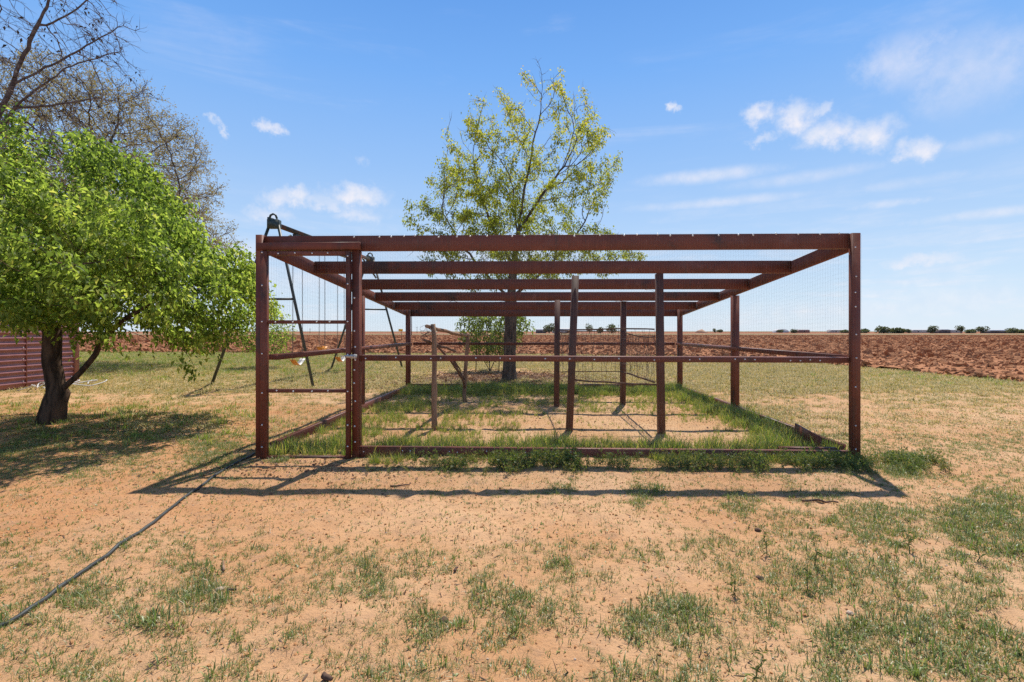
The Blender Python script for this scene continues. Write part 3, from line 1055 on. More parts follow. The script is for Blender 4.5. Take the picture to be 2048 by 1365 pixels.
root = empty('bare_tree', G(-16.6, 14.4), 'tall bare dark tree with a few dry pods leaning in above the shed', 'tree')
bx, by = -16.6, 14.4
z0 = float(gz(bx, by))
attr = ellipsoids(3600, [((-15.4, by-.3, 9.2), (4.6, 3.4, 4.0)), ((-13.4, by-.5, 8.8), (2.9, 2.6, 2.2))], 34, shell=.2, clump=.42, cell=1.6)
attr = attr[(attr[:, 2] > 6.0)]
skel = [[(bx, by, z0), (bx+.2, by, 2), (bx+.6, by, 4.5), (bx+1.3, by, 6.4), (bx+2.2, by, 8.4), (bx+3.2, by-.1, 10.4), (bx+3.9, by-.1, 12.0)],
        [(bx+1.3, by, 6.4), (bx+2.6, by-.3, 7.6), (bx+4.2, by-.5, 8.6), (bx+5.8, by-.6, 9.0)],
        [(bx+.6, by, 4.5), (bx-.2, by, 7.0), (bx-.2, by, 10)],
        [(bx+1.5, by, 6.8), (bx+1.2, by-.4, 8.2), (bx+1.4, by-.6, 9.6), (bx+1.1, by-.8, 11)],
        [(bx+3.0, by, 10.0), (bx+3.9, by+.2, 10.7), (bx+4.6, by+.3, 11.6)],
        [(bx+2.6, by-.3, 7.6), (bx+3.4, by-.2, 7.7), (bx+4.6, by, 8.0), (bx+5.4, by+.1, 7.9)],
        [(bx+2.2, by, 8.4), (bx+3.6, by+.3, 9.4), (bx+5.0, by+.3, 10.2)]]
PP, par = grow(skel, attr, .2, .34, 1.4, 160, (.08, 0, .06), .20, 17)
PP, rad, dirs, kids = tree_parts(root, PP, par, (M['bark_bare'], M['bark_bare']), .0068, 2.4, .15, 14, .3)
twiglets('fine_twigs', root, PP, rad, dirs, .016, 2, .18, .5, .0045, M['bark_bare'], 29, .1)
P, D, idx = leaf_points(PP, rad, dirs, .0070, 1, 19, .08, .2, .5)
sel = np.random.default_rng(3).random(len(P)) < .35
P, D = P[sel], D[sel]
g = np.random.default_rng(38)
leaves('pods', P, D, g.uniform(.08, .15, len(P)), g.uniform(.05, .08, len(P)), g.random(len(P)), M['seed'], root)


def small_tree(name, x, y, label, shapes, stems, n, per, leafmat, seed, lsize, tip=.003, rleaf=.007):
    root = empty(name, G(x, y), label, 'tree')
    z0 = float(gz(x, y))
    attr = ellipsoids(n, shapes, seed, shell=.2, clump=.3, cell=.6)
    skel = [[(x, y, z0)] + stems[0]] + [[(x, y, z0)] + s for s in stems[1:]]
    PP, par = grow(skel, attr, .12, .17, 1.0, 60, (0, 0, .12), .18, seed)
    PP, rad, dirs, kids = tree_parts(root, PP, par, (M['bark_grey'], M['bark_twig']), tip, 2.2, None, 4)
    P, D, idx = leaf_points(PP, rad, dirs, rleaf, per, seed+1, .08, .5, .2)
    g = np.random.default_rng(seed)
    leaves('foliage', P, D, g.uniform(lsize*.7, lsize*1.3, len(P)), g.uniform(lsize*.3, lsize*.6, len(P)), np.clip(g.normal(.5, .25, len(P)), 0, 1), leafmat, root)
    return root


small_tree('sapling', -.72, 16.2, 'young multi stemmed tree held between two stakes behind the pen', [((-.75, 16.2, 1.25), (1.0, .9, .95)), ((-.2, 16.2, 1.4), (.9, .8, .6))],
           [[(-.75, 16.2, .5), (-.85, 16.2, 1.0)], [(-.5, 16.2, .45), (-.3, 16.2, .9)], [(-.95, 16.25, .4), (-1.2, 16.2, .9)]], 520, 13, M['leaf_sap'], 51, .11)
for sx, lab in ((-1.15, 'thin stake on the swing set side of the staked sapling'), (-.42, 'thin stake between the staked sapling and the big tree trunk')):
    mb = MB()
    mb.tube([G(sx, 15.9, -.05), G(sx+.02, 15.9, .6), G(sx+.03, 15.9, 1.1)], .016, 6)
    mb.tube([G(sx-.008, 15.9, .92), G(sx+.055, 15.9, .93)], .006, 4)
    tag(mb.build('tree_stake', M['stick'], None, G(sx, 15.9)), lab, 'stake', 'stakes at the sapling')
small_tree('bushy_tree', -8.7, 17.5, 'small green bushy tree behind the swing set and door post', [((-8.6, 17.5, 1.25), (1.0, .9, .9))],
           [[(-8.7, 17.5, .5), (-8.6, 17.5, 1.1)], [(-8.4, 17.5, .6)], [(-9.0, 17.5, .6)]], 380, 9, M['leaf_green'], 61, .10)

# ---------------------------------------------------------------- red metal shed
sx, sy0, sy1, sh = -10.9, 3.5, 12.5, 2.55
shed = empty('metal_shed', (sx-3, 8, 0), 'dull red ribbed metal shed standing behind the green tree', 'shed')
zz, prof = 0.03, [(0.03, 0)]
while zz < sh:
    for dz, off in ((.070, 0), (.082, .028), (.108, .028), (.125, 0)):
        prof.append((min(zz + dz, sh), off))
    zz += .125


def siding(p0, p1, nrm):
    """horizontal ribs: profile swept from p0 to p1, nrm outward"""
    mb = MB()
    p0, p1, nrm = np.array(p0), np.array(p1), np.array(nrm)
    k = len(prof)
    V = [p0 + nrm*o + np.array((0, 0, z)) for z, o in prof] + [p1 + nrm*o + np.array((0, 0, z)) for z, o in prof]
    back = [p0 - nrm*.03 + np.array((0, 0, z)) for z, o in prof] + [p1 - nrm*.03 + np.array((0, 0, z)) for z, o in prof]
    i = np.arange(k-1)
    mb.add(V, np.stack([i, i+k, i+k+1, i+1], -1))
    mb.add(back, np.stack([i, i+1, i+k+1, i+k], -1))
    return mb


siding((sx, sy0, 0), (sx, sy1, 0), (1, 0, 0)).build('wall', M['shed'], shed)
siding((sx-6, sy1, 0), (sx-.002, sy1, 0), (0, 1, 0)).build('wall', M['shed'], shed)
siding((sx-6, sy0, 0), (sx-.002, sy0, 0), (0, -1, 0)).build('wall', M['shed'], shed)
siding((sx-6, sy0, 0), (sx-6, sy1, 0), (-1, 0, 0)).build('wall', M['shed'], shed)
for yy in (sy0, sy1):
    mb = MB()
    mb.box((sx-.06, yy-.07, .0), (sx+.045, yy+.045, sh))
    mb.build('corner_trim', M['shed'], shed)
mb = MB()
mb.hexa([(sx+.25, sy0-.2, sh+.0), (sx+.25, sy1+.2, sh), (sx-3, sy1+.2, sh+.75), (sx-3, sy0-.2, sh+.75), (sx+.25, sy0-.2, sh+.05), (sx+.25, sy1+.2, sh+.05), (sx-3, sy1+.2, sh+.80), (sx-3, sy0-.2, sh+.80)])
mb.hexa([(sx-3, sy0-.2, sh+.75), (sx-3, sy1+.2, sh+.75), (sx-6.25, sy1+.2, sh), (sx-6.25, sy0-.2, sh), (sx-3, sy0-.2, sh+.80), (sx-3, sy1+.2, sh+.80), (sx-6.25, sy1+.2, sh+.05), (sx-6.25, sy0-.2, sh+.05)])
mb.build('roof', M['shed_roof'], shed)
for yy in (sy0, sy1):
    mb = MB()
    a = .02 if yy == sy1 else -.02
    mb.hexa([(sx-.03, yy, sh), (sx-5.97, yy, sh), (sx-3, yy, sh+.72), (sx-3.01, yy, sh+.72), (sx-.03, yy+a, sh), (sx-5.97, yy+a, sh), (sx-3, yy+a, sh+.72), (sx-3.01, yy+a, sh+.72)])
    mb.build('gable', M['shed'], shed)

mb = MB()
for zr in np.arange(.165, sh, .25):
    for yr in np.arange(sy0+.3, sy1, .61):
        mb.box((sx+.027, yr-.008, zr-.008), (sx+.036, yr+.008, zr+.008))
tag(mb.build('screws', M['screw'], shed), kind='stuff')
for yr in (6.0, 8.6, 11.2):
    mb = MB()
    mb.box((sx+.004, yr, .03), (sx+.031, yr+.012, sh-.01))
    mb.build('lap_seam', M['shed'], shed)

# pale wire tangle at the shed's foot
mb = MB()
g = np.random.default_rng(77)
for i in range(5):
    t_ = np.linspace(0, 1, 26)
    cx_, cy_ = -10.4 + .1*i, 10.9 + .16*i
    P = np.stack([cx_ + .22*np.sin(t_*7+i) + .2*g.normal()*t_, cy_ + (t_-.5)*1.0 + .1*np.cos(t_*9+i*2), .03 + .11*np.abs(np.sin(t_*5+i*1.3))], -1)
    mb.tube(P, .011, 5)
tag(mb.build('wire_tangle', M['wire_pale'], None, (-10.2, 11.2, 0), True), 'tangle of pale wire lying at the foot of the red shed', 'wire')

# ---------------------------------------------------------------- the wire pen
FL, FR = (-2.622, 5.13), (3.518, 5.06)
BL, BR = (-2.36, 11.22), (3.77, 11.15)


def fx_(t):      # along the front, 0 left .. 1 right
    return FL[0] + (FR[0]-FL[0])*t, FL[1] + (FR[1]-FL[1])*t


def side_pt(s, t):
    """s 0 = left wall, 1 = right wall; t 0 front .. 1 back"""
    a, b = (FL, BL) if s == 0 else (FR, BR)
    return a[0] + (b[0]-a[0])*t, a[1] + (b[1]-a[1])*t


def roof_z(t):
    return 2.267 - .50*t


pen = empty('wire_pen', (.5, 8.1, 0), 'large open rust red steel pen walled and roofed with fine wire mesh', 'animal pen')


def part(mb, name, mat, parent=pen, kind=None, label=None, smooth=False):
    o = mb.build(name, mat, parent, smooth=smooth)
    return tag(o, label, None, None, kind)


def post(x, y, w, d, top, name, mat=M['iron'], lean=(0, 0), base=-.15, label=None):
    mb = MB()
    mb.beam((x, y, base), (x+lean[0], y+lean[1], top), w, d, up=(0, 1, 0))
    return part(mb, name, mat, label=label)


# posts
post(FL[0]+.034, FL[1]+.03, .068, .10, roof_z(0), 'corner_post')
mb = MB()
mb.beam((FR[0]-.043, FR[1]+.012, -.15), (FR[0]-.043, FR[1]+.012, roof_z(0)+.005), .086, .060, up=(0, 1, 0))
part(mb, 'corner_post', M['iron'])
post(BL[0]+.04, BL[1]-.04, .10, .09, roof_z(1)-.01, 'corner_post')
post(BR[0]-.04, BR[1]-.04, .10, .09, roof_z(1)-.01, 'corner_post')
DPX = -1.600
post(DPX, 5.160, .072, .105, roof_z(0)-.16, 'door_post')
lx, ly = side_pt(0, .5)
post(lx+.03, ly, .09, .10, roof_z(.5)-.16, 'side_post')
rx_, ry_ = side_pt(1, .5)
post(rx_-.03, ry_, .105, .10, roof_z(.5)-.16, 'side_post')
# inner posts (base pixel positions turned into ground points)
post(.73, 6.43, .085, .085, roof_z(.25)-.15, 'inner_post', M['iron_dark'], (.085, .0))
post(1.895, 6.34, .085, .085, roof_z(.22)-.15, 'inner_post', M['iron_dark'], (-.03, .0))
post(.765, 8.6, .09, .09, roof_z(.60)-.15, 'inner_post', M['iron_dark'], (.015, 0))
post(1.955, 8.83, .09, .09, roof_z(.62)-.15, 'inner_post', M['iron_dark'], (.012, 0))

# roof beams: channel section, web towards the door, lips pointing back
for i in range(6):
    t_ = i/5
    (ax, ay), (bx_, by_) = side_pt(0, t_), side_pt(1, t_)
    z = roof_z(t_) - .0775
    za, zb = (z - .006, z + .010) if i == 0 else (z, z)
    ins = .002 if i == 0 else .062
    mb = MB()
    h = .155
    ax, bx_ = ax + ins, bx_ - (ins if i else .086)
    yo = .028 if i == 0 else 0
    mb.beam((ax, ay+yo, za), (bx_, by_+yo, zb), .006, h, bevel=.002)
    mb.beam((ax, ay+yo+.032, za+h/2-.004), (bx_, by_+yo+.032, zb+h/2-.004), .058, .006, bevel=.002)
    mb.beam((ax, ay+yo+.032, za-h/2+.004), (bx_, by_+yo+.032, zb-h/2+.004), .058, .006, bevel=.002)
    part(mb, 'roof_beam', M['iron'])
for s in (0, 1):
    (ax, ay), (bx_, by_) = side_pt(s, 0), side_pt(s, 1)
    ay += .12
    ins = .03 if s == 0 else -.03
    mb = MB()
    mb.beam((ax+ins, ay, roof_z(.02)-.0775), (bx_+ins, by_, roof_z(1)-.0775), .055, .150, bevel=.004)
    part(mb, 'side_beam', M['iron'])
# waist rails
(ax, ay), (bx_, by_) = fx_(0), fx_(1)
mb = MB()
mb.beam((DPX+.036, 5.20, 1.005), (FR[0]-.075, 5.15, .985), .15, .056)
part(mb, 'mid_rail', M['iron'])
for s in (0, 1):
    (ax, ay), (bx_, by_) = side_pt(s, .03), side_pt(s, .992)
    ins = .07 if s == 0 else -.07
    mb = MB()
    mb.beam((ax+ins, ay, 1.005), (bx_+ins, by_, 1.0), .12, .058)
    part(mb, 'mid_rail', M['iron'])
mb = MB()
mb.beam((BL[0]+.15, BL[1]+.02, 1.0), (BR[0]-.15, BR[1]+.02, 1.0), .11, .058)
part(mb, 'mid_rail', M['iron'])
# base boards
mb = MB()
mb.beam((DPX+.036, 5.155, .020), (FR[0]-.082, 5.105, -.015), .055, .155)
part(mb, 'base_board', M['iron'])
for s in (0, 1):
    (ax, ay), (bx_, by_) = side_pt(s, .03), side_pt(s, .985)
    ins = .05 if s == 0 else -.05
    mb = MB()
    mb.beam((ax+ins, ay, .02), (bx_+ins, by_, .01), .055, .15)
    part(mb, 'base_board', M['iron'])
mb = MB()
mb.beam((BL[0]+.09, BL[1]-.03, .03), (BR[0]-.09, BR[1]-.03, .03), .05, .15)
part(mb, 'base_board', M['iron'])
# header over the door
mb = MB()
mb.beam((FL[0]+.02, 5.108, 2.142), (DPX+.055, 5.098, 2.150), .05, .074)
part(mb, 'header_board', M['iron'])


def wire_grid(mb, c00, c10, c01, c11, du, dv, r=.00030, jit=.0):
    """straight wires over a quad: c00-c10 bottom edge, c01-c11 top edge"""
    c00, c10, c01, c11 = [np.array(c, float) for c in (c00, c10, c01, c11)]
    Lu = np.linalg.norm(c10-c00)
    Lv = np.linalg.norm(c01-c00)
    nu, nv = int(Lu/du), int(Lv/dv)
    A, B = [], []
    for i in range(nu+1):
        u = i/nu
        A.append(c00+(c10-c00)*u)
        B.append(c01+(c11-c01)*u)
    for j in range(nv+1):
        v = j/nv
        A.append(c00+(c01-c00)*v)
        B.append(c10+(c11-c10)*v)
    A, B = np.array(A), np.array(B)
    d = B-A
    d /= np.linalg.norm(d, axis=1)[:, None]
    nrm = np.cross(c10-c00, c01-c00)
    nrm /= np.linalg.norm(nrm)
    s = np.cross(d, nrm)
    ring = [(s*math.cos(a) + nrm*math.sin(a))*r for a in (0, 2.094, 4.189)]
    n = len(A)
    V = np.concatenate([A+ring[0], A+ring[1], A+ring[2], B+ring[0], B+ring[1], B+ring[2]])
    k = np.arange(n)
    F = np.concatenate([np.stack([k+n*a, k+n*b, k+n*(b+3), k+n*(a+3)], -1) for a, b in ((0, 1), (1, 2), (2, 0))])
    mb.add(V, F)


def panel(name, *a, parent=pen, **kw):
    mb = MB()
    wire_grid(mb, *a, **kw)
    return tag(mb.build(name, M['wire'], parent), kind='stuff')


zt0, zt1 = roof_z(0), roof_z(1)
panel('wire_mesh', (DPX+.03, 5.092, .03), (FR[0]-.02, 5.004, .0), (DPX+.03, 5.092, zt0-.02), (FR[0]-.02, 5.004, zt0-.02), du=.0254, dv=.0127)
for s in (0, 1):
    (ax, ay), (bx_, by_) = side_pt(s, .01), side_pt(s, .99)
    o_ = -.012 if s == 0 else .012
    panel('wire_mesh', (ax+o_, ay, .02), (bx_+o_, by_, .02), (ax+o_, ay, zt0-.03), (bx_+o_, by_, zt1-.03), du=.0508, dv=.0508, r=.00021)
panel('wire_mesh', (BL[0], BL[1]+.09, .02), (BR[0], BR[1]+.09, .02), (BL[0], BL[1]+.09, zt1-.03), (BR[0], BR[1]+.09, zt1-.03), du=.0508, dv=.0508, r=.00021)
panel('wire_mesh', (FL[0], FL[1]+.02, zt0+.012), (FR[0], FR[1]+.02, zt0+.012), (BL[0], BL[1], zt1+.012), (BR[0], BR[1], zt1+.012), du=.0508, dv=.0508, r=.00025)

# door
door = bpy.data.objects.new('door', None)
COL.objects.link(door)
door.parent = pen
door.location = Vector((FL[0]+.05, 5.09, 0)) - pen.location
DL, DR = -2.545, -1.640
DY = 5.085
for x, w in ((DL+.03, .068), (DR-.02, .046)):
    mb = MB()
    mb.beam((x-.003, DY, -.012), (x, DY-.004, 2.092), w, .05, up=(0, 1, 0))
    part(mb, 'door_stile', M['iron'], door)
for z, h in ((2.070, .043), (1.374, .036), (.675, .036), (-.005, .035)):
    mb = MB()
    mb.beam((DL+.066, DY+.002, z), (DR-.045, DY+.002, z), .045, h)
    part(mb, 'door_rail', M['iron'], door)
mb = MB()
wire_grid(mb, (DL+.01, DY-.032, .0), (DR-.01, DY-.032, .0), (DL+.01, DY-.032, 2.08), (DR-.01, DY-.032, 2.08), .0254, .0127)
tag(mb.build('wire_mesh', M['wire'], door), kind='stuff')
mb = MB()
mb.box((-1.685, DY-.048, 1.012), (-1.615, DY-.028, 1.040))
mb.box((-1.630, DY-.052, 1.006), (-1.570, DY-.020, 1.046))
mb.tube([(-1.72, DY-.055, 1.03), (-1.70, DY-.062, 1.03), (-1.60, DY-.062, 1.028)], .006, 6)
mb.box((-1.585, DY-.07, 1.0), (-1.575, DY-.045, 1.05))
part(mb, 'latch', M['latch'], door)

# screws with washers holding the mesh
mb = MB()


def screw(x, y, z, r=.0105):
    an = np.arange(8)*np.pi/4
    V = [(x + r*math.cos(a), y, z + r*math.sin(a)) for a in an] + [(x + r*.7*math.cos(a), y-.006, z + r*.7*math.sin(a)) for a in an]
    q = [[i, (i+1) % 8, 8+(i+1) % 8, 8+i] for i in range(8)]
    mb.add(V, q)
    mb.F.setdefault(8, []).append(np.array([[8, 9, 10, 11, 12, 13, 14, 15]]) + mb.c - 16)


g = np.random.default_rng(12)
x = DPX - .02
while x < FR[0]-.2:
    yy = 5.095 - (x-DPX)*.0175
    screw(x, yy + .032, roof_z(0)-.012 + .01*(x-DPX)/5 + g.uniform(-.012, .004))
    x += g.uniform(.09, .27)
x = DPX + .1
while x < FR[0]-.2:
    screw(x, 5.122-(x-DPX)*.009, 1.004 - .02*(x-DPX)/5 + g.uniform(-.008, .008), .009)
    x += g.choice([.10, .25, .31, .36])
x = DPX + .08
while x < FR[0]-.2:
    screw(x, 5.124-(x-DPX)*.0095, .055 + g.uniform(-.01, .006) - .03*(x-DPX)/5, .008)
    x += g.choice([.08, .3, .4])
for z in (1.60, 1.32, 1.02, .92, .78, .55, .35, .15, 1.12):
    screw(DPX - .006 + g.uniform(-.006, .006), 5.104, z + g.uniform(-.04, .04))
for z in (2.17, 1.86, 1.68, 1.55, 1.25, 1.05, .68, .30, .1):
    screw(FR[0]-.052 + g.uniform(-.006, .006), 5.040, z + g.uniform(-.05, .05), .009)
for xx in (DL+.02, DR-.02):
    for z in (2.06, 1.75, 1.375, 1.05, .675, .35, .12):
        screw(xx, DY-.036, z + g.uniform(-.02, .02), .009)
for z in (2.07, 1.375, .675):
    for xx in (DL+.16, DL+.34, DL+.54, DL+.70):
        screw(xx + g.uniform(-.03, .03), DY-.030, z + g.uniform(-.004, .004), .009)
part(mb, 'screws', M['screw'], kind='stuff')

# offcuts in the near corner
mb = MB()
mb.beam((3.27, 5.30, .085), (3.375, 5.95, .11), .022, .15)
tag(mb.build('plank', M['iron'], None, (3.3, 5.6, 0)), 'short red board on edge leaning against the pen wall near its corner post', 'plank', 'red offcuts in the pen corner')
mb = MB()
mb.beam((2.78, 5.20, .05), (3.36, 5.19, .045), .05, .06)
tag(mb.build('plank', M['iron'], None, (3.0, 5.2, 0)), 'narrow red offcut lying flat along the front board among weeds', 'plank', 'red offcuts in the pen corner')

# ---------------------------------------------------------------- stick perch and netting cage inside the pen


def crook(a, b, r0, r1, wob, seed, n=9):
    g = np.random.default_rng(seed)
    a, b = np.array(a, float), np.array(b, float)
    t_ = np.linspace(0, 1, n)
    P = a + (b-a)*t_[:, None]
    w = np.cumsum(g.normal(0, wob, (n, 3)), 0)
    w -= w[0] + (w[-1]-w[0])*t_[:, None]
    return P + w, r0 + (r1-r0)*t_ + g.normal(0, r0*.05, n)


def stick(name, mat, parent, a, b, r0, r1, wob=.008, seed=1, n=9):
    mb = MB()
    P, r = crook(a, b, r0, r1, wob, seed, n)
    mb.tube(P, r, 8)
    return mb.build(name, mat, parent, smooth=True)


perch = empty('stick_perch', G(-.9, 7.8), 'roost of peeled sticks with a slanting top bar inside the pen', 'perch')
stick('pole', M['pole'], perch, (-1.005, 6.50, -.05), (-1.035, 6.55, 1.375), .038, .030, .006, 1)
stick('pole', M['pole'], perch, (-.86, 9.15, -.05), (-.81, 9.15, 1.235), .040, .030, .012, 2)
stick('crossbar', M['pole'], perch, (-1.09, 6.38, 1.345), (-.80, 9.25, 1.215), .024, .030, .012, 3)
stick('crossbar', M['stick'], perch, (-1.10, 6.30, 1.165), (-.93, 8.2, .96), .020, .016, .012, 4)
stick('brace', M['stick'], perch, (-1.06, 6.9, 1.10), (-.86, 9.05, .42), .015, .020, .008, 5)
stick('brace', M['stick'], perch, (-.97, 8.1, .83), (-.855, 9.12, .25), .016, .021, .008, 6)
stick('brace', M['stick'], perch, (-.97, 8.05, .90), (-.87, 8.95, .44), .012, .012, .008, 7)
mb = MB()
g = np.random.default_rng(4)
for i in range(12):
    c = np.array((-1.12 + g.normal(0, .04), 6.52 + g.normal(0, .04), 1.26 + g.normal(0, .03)))
    t_ = np.linspace(0, 1, 10)
    P = c + np.stack([.05*np.sin(t_*6+i), .04*np.cos(t_*5+i*2), .05*np.sin(t_*4+i*3)], -1)
    mb.tube(P, .0022, 3)
tag(mb.build('wire_scraps', M['wire_rust'], perch), kind='stuff')

cage = empty('netting_cage', G(1.35, 7.5), 'sagging dark wire netting hung on thin poles between the four inner posts', 'netting')
A_, B_, C_, D_ = (.79, 6.50), (1.83, 6.42), (.80, 8.52), (1.92, 8.75)


def rail(a, za, b, zb, r, sag, seed):
    mb = MB()
    P, rr = crook((*a, za), (*b, zb), r*.8, r*.8, .003, seed, 11)
    t_ = np.linspace(0, 1, 11)
    P[:, 2] -= sag*4*t_*(1-t_)
    mb.tube(P, rr, 6)
    return mb.build('rail', M['stick'], cage, smooth=True)


rail(A_, 1.30, B_, 1.305, .013, -.006, 21)
rail((A_[0]-.02, A_[1]), .655, (B_[0]+.12, B_[1]), .595, .015, .01, 22)
rail(C_, 1.27, A_, 1.315, .012, .03, 23)
rail(D_, 1.29, B_, 1.21, .012, .04, 24)
rail(C_, .585, D_, .575, .011, .0, 25)
rail(D_, .57, B_, .625, .016, .0, 26)
rail(C_, 1.30, D_, 1.29, .010, .02, 27)


def netting(a, b, z0, z1, seed, dens=.055):
    mb = MB()
    g = np.random.default_rng(seed)
    a, b = np.array(a), np.array(b)
    L = np.linalg.norm(b-a)
    d = (b-a)/L
    nrm = np.array((-d[1], d[0]))
    nv = int(L/dens)
    lines = []
    zs = np.linspace(z1, z0, 12)
    for i in range(nv+1):
        u = i/nv*L
        ofs = np.cumsum(g.normal(0, .008, 12))
        out = np.cumsum(g.normal(0, .012, 12))
        if g.random() < .3:
            k = g.integers(6, 12)
        else:
            k = 12
        P = np.stack([a[0]+d[0]*(u+ofs)+nrm[0]*out, a[1]+d[1]*(u+ofs)+nrm[1]*out, zs + g.normal(0, .01, 12)], -1)[:k]
        mb.tube(P, .0020, 3, False)
        lines.append(P)
    for z in np.arange(z0+.04, z1-.02, .11):
        if g.random() < .35:
            continue
        us = np.linspace(0, L, 14)
        o2 = g.normal(0, .018, 14)
        P = np.stack([a[0]+d[0]*us+nrm[0]*o2, a[1]+d[1]*us+nrm[1]*o2, z + np.cumsum(g.normal(0, .008, 14))], -1)
        mb.tube(P, .0017, 3, False)
    return tag(mb.build('wire_netting', M['wire_rust'], cage), kind='stuff')


netting(A_, B_, .62, 1.30, 31)
netting(C_, D_, .60, 1.28, 32)
netting(D_, B_, .60, 1.24, 33)
netting(C_, A_, .70, 1.29, 34, .09)

# dry vine twigs lying on the roof mesh
mb = MB()
g = np.random.default_rng(64)
for i in range(16):
    tt = g.uniform(.3, .95)
    x0 = g.uniform(-1.9, 2.9)
    y0 = 5.13 + 6.1*tt
    n_ = 9
    h = g.uniform(0, 6.28)
    P = [np.array((x0, y0, roof_z(tt)+.02))]
    for k in range(n_):
        h += g.normal(0, .35)
        q = P[-1] + np.array((math.cos(h), math.sin(h), 0))*.07
        q[2] = roof_z((q[1]-5.13)/6.1) + .018 + abs(g.normal(0, .012))
        P.append(q)
    mb.tube(np.array(P), .004, 3)
tag(mb.build('twigs', M['wire_pale'], None, (0, 8, 2), True), 'scattered pale dry twigs caught on the roof mesh', None, None, 'stuff')

# ---------------------------------------------------------------- swing set and its swings
T0, T1 = np.array((-5.66, 11.9, 3.93)), np.array((-5.04, 17.8, 3.93))
sw = empty('swing_set', G(-5.4, 14.8), 'tall dark green steel A frame swing set behind the pen', 'swing set')


def bar(name, a, b, r, mat=M['green_steel'], n=8):
    mb = MB()
    mb.tube([a, (np.array(a)+np.array(b))/2, b], r, n)
    return mb.build(name, mat, sw, smooth=True)


for T, (l, r) in ((T0, (G(-7.28, 12.1, -.05), G(-4.62, 11.65, -.05))), (T1, (G(-6.10, 16.8, -.05), G(-3.85, 17.6, -.05)))):
    bar('leg', l, T + (-.07, 0, .0), .036)
    bar('leg', r, T + (.07, 0, .0), .036)
    f = .47 if T is T0 else .50
    zc = 2.05
    fl = (zc - l[2])/(T[2]-l[2])
    bar('crossbar', l+(T-l)*fl, r+(T-r)*fl, .028)
    mb = MB()
    mb.beam(T+(0, -.09, -.10), T+(0, .09, -.10), .26, .20)
    mb.beam(T+(-.10, -.09, .0), T+(-.06, .09, .0), .05, .10)
    mb.tube([T+(-.09, -.05, .02), T+(-.06, -.05, .10), T+(0, -.05, .13), T+(.06, -.05, .10), T+(.09, -.05, .02)], .025, 6)
    mb.build('bracket', M['green_steel'], sw)
d = (T1-T0)/np.linalg.norm(T1-T0)
mb = MB()
mb.beam(T0+(0, 0, -.10), T1+(0, 0, -.10), .11, .09)
mb.build('top_beam', M['swing_rust'], sw)
mb = MB()
mb.beam(T0+d*.9+(0, 0, -.24), T1-d*.9+(0, 0, -.24), .10, .17)
mb.build('stiffener', M['green_steel'], sw)
bar('brace', T0+(0, .9, -.2), T0+(-.28, .0, -.75), .03)
bar('brace', T1+(0, -.9, -.2), T1+(.2, .0, -.75), .03)
bar('hanger_post', T0+d*.95+(0, 0, -.2), T0+d*.95+(0, 0, -.75), .028)

swings = [(12.95, .42, 'swing hanging nearest the front legs of the A frame with an orange seat, one half painted white as sun glare'),
          (14.25, .70, 'middle swing with a bright orange seat hanging highest above the grass'),
          (15.45, .36, 'swing hanging farthest along the beam beside the pen door post')]
for k, (sy, sz, lab) in enumerate(swings):
    f = (sy - T0[1])/(T1[1]-T0[1])
    c = T0 + (T1-T0)*f
    s0 = empty('swing', (c[0], c[1], sz), lab, 'swing', 'swings on the swing set')
    half = .24 if k != 1 else .17
    for sgn in (-1, 1):
        top = c + d*sgn*half*.95 + (0, 0, -.32)
        bot = np.array((c[0], c[1], sz)) + d*sgn*half + (0, 0, .12)
        mb = MB()
        t_ = np.linspace(0, 1, 40)
        for a_ in range(39):
            p, q = top+(bot-top)*t_[a_], top+(bot-top)*t_[a_+1]
            o1 = np.array((.008, 0, 0)) if a_ % 2 else np.array((0, .008, 0))
            mb.tube([p+o1, (p+q)/2+o1*1.3, q+o1], .0045, 4, False)
            mb.tube([p-o1, (p+q)/2-o1*1.3, q-o1], .0045, 4, False)
        mb.build('chain', M['chain'], s0)
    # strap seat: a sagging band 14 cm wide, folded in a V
    for sgn, mt in ((-1, M['orange']), (1, M['seat_glare'] if k != 1 else M['orange'])):  # outer seats: one half coloured white to paint sun glare on the orange plastic
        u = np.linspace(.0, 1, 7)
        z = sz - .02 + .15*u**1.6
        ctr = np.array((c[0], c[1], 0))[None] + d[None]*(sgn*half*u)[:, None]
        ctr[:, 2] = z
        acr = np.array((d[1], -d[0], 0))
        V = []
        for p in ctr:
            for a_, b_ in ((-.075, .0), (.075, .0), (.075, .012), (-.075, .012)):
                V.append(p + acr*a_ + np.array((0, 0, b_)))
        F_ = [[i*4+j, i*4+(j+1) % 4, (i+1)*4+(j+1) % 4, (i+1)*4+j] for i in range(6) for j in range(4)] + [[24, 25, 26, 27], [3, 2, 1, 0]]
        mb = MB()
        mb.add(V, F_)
        mb.build('seat', mt, s0)

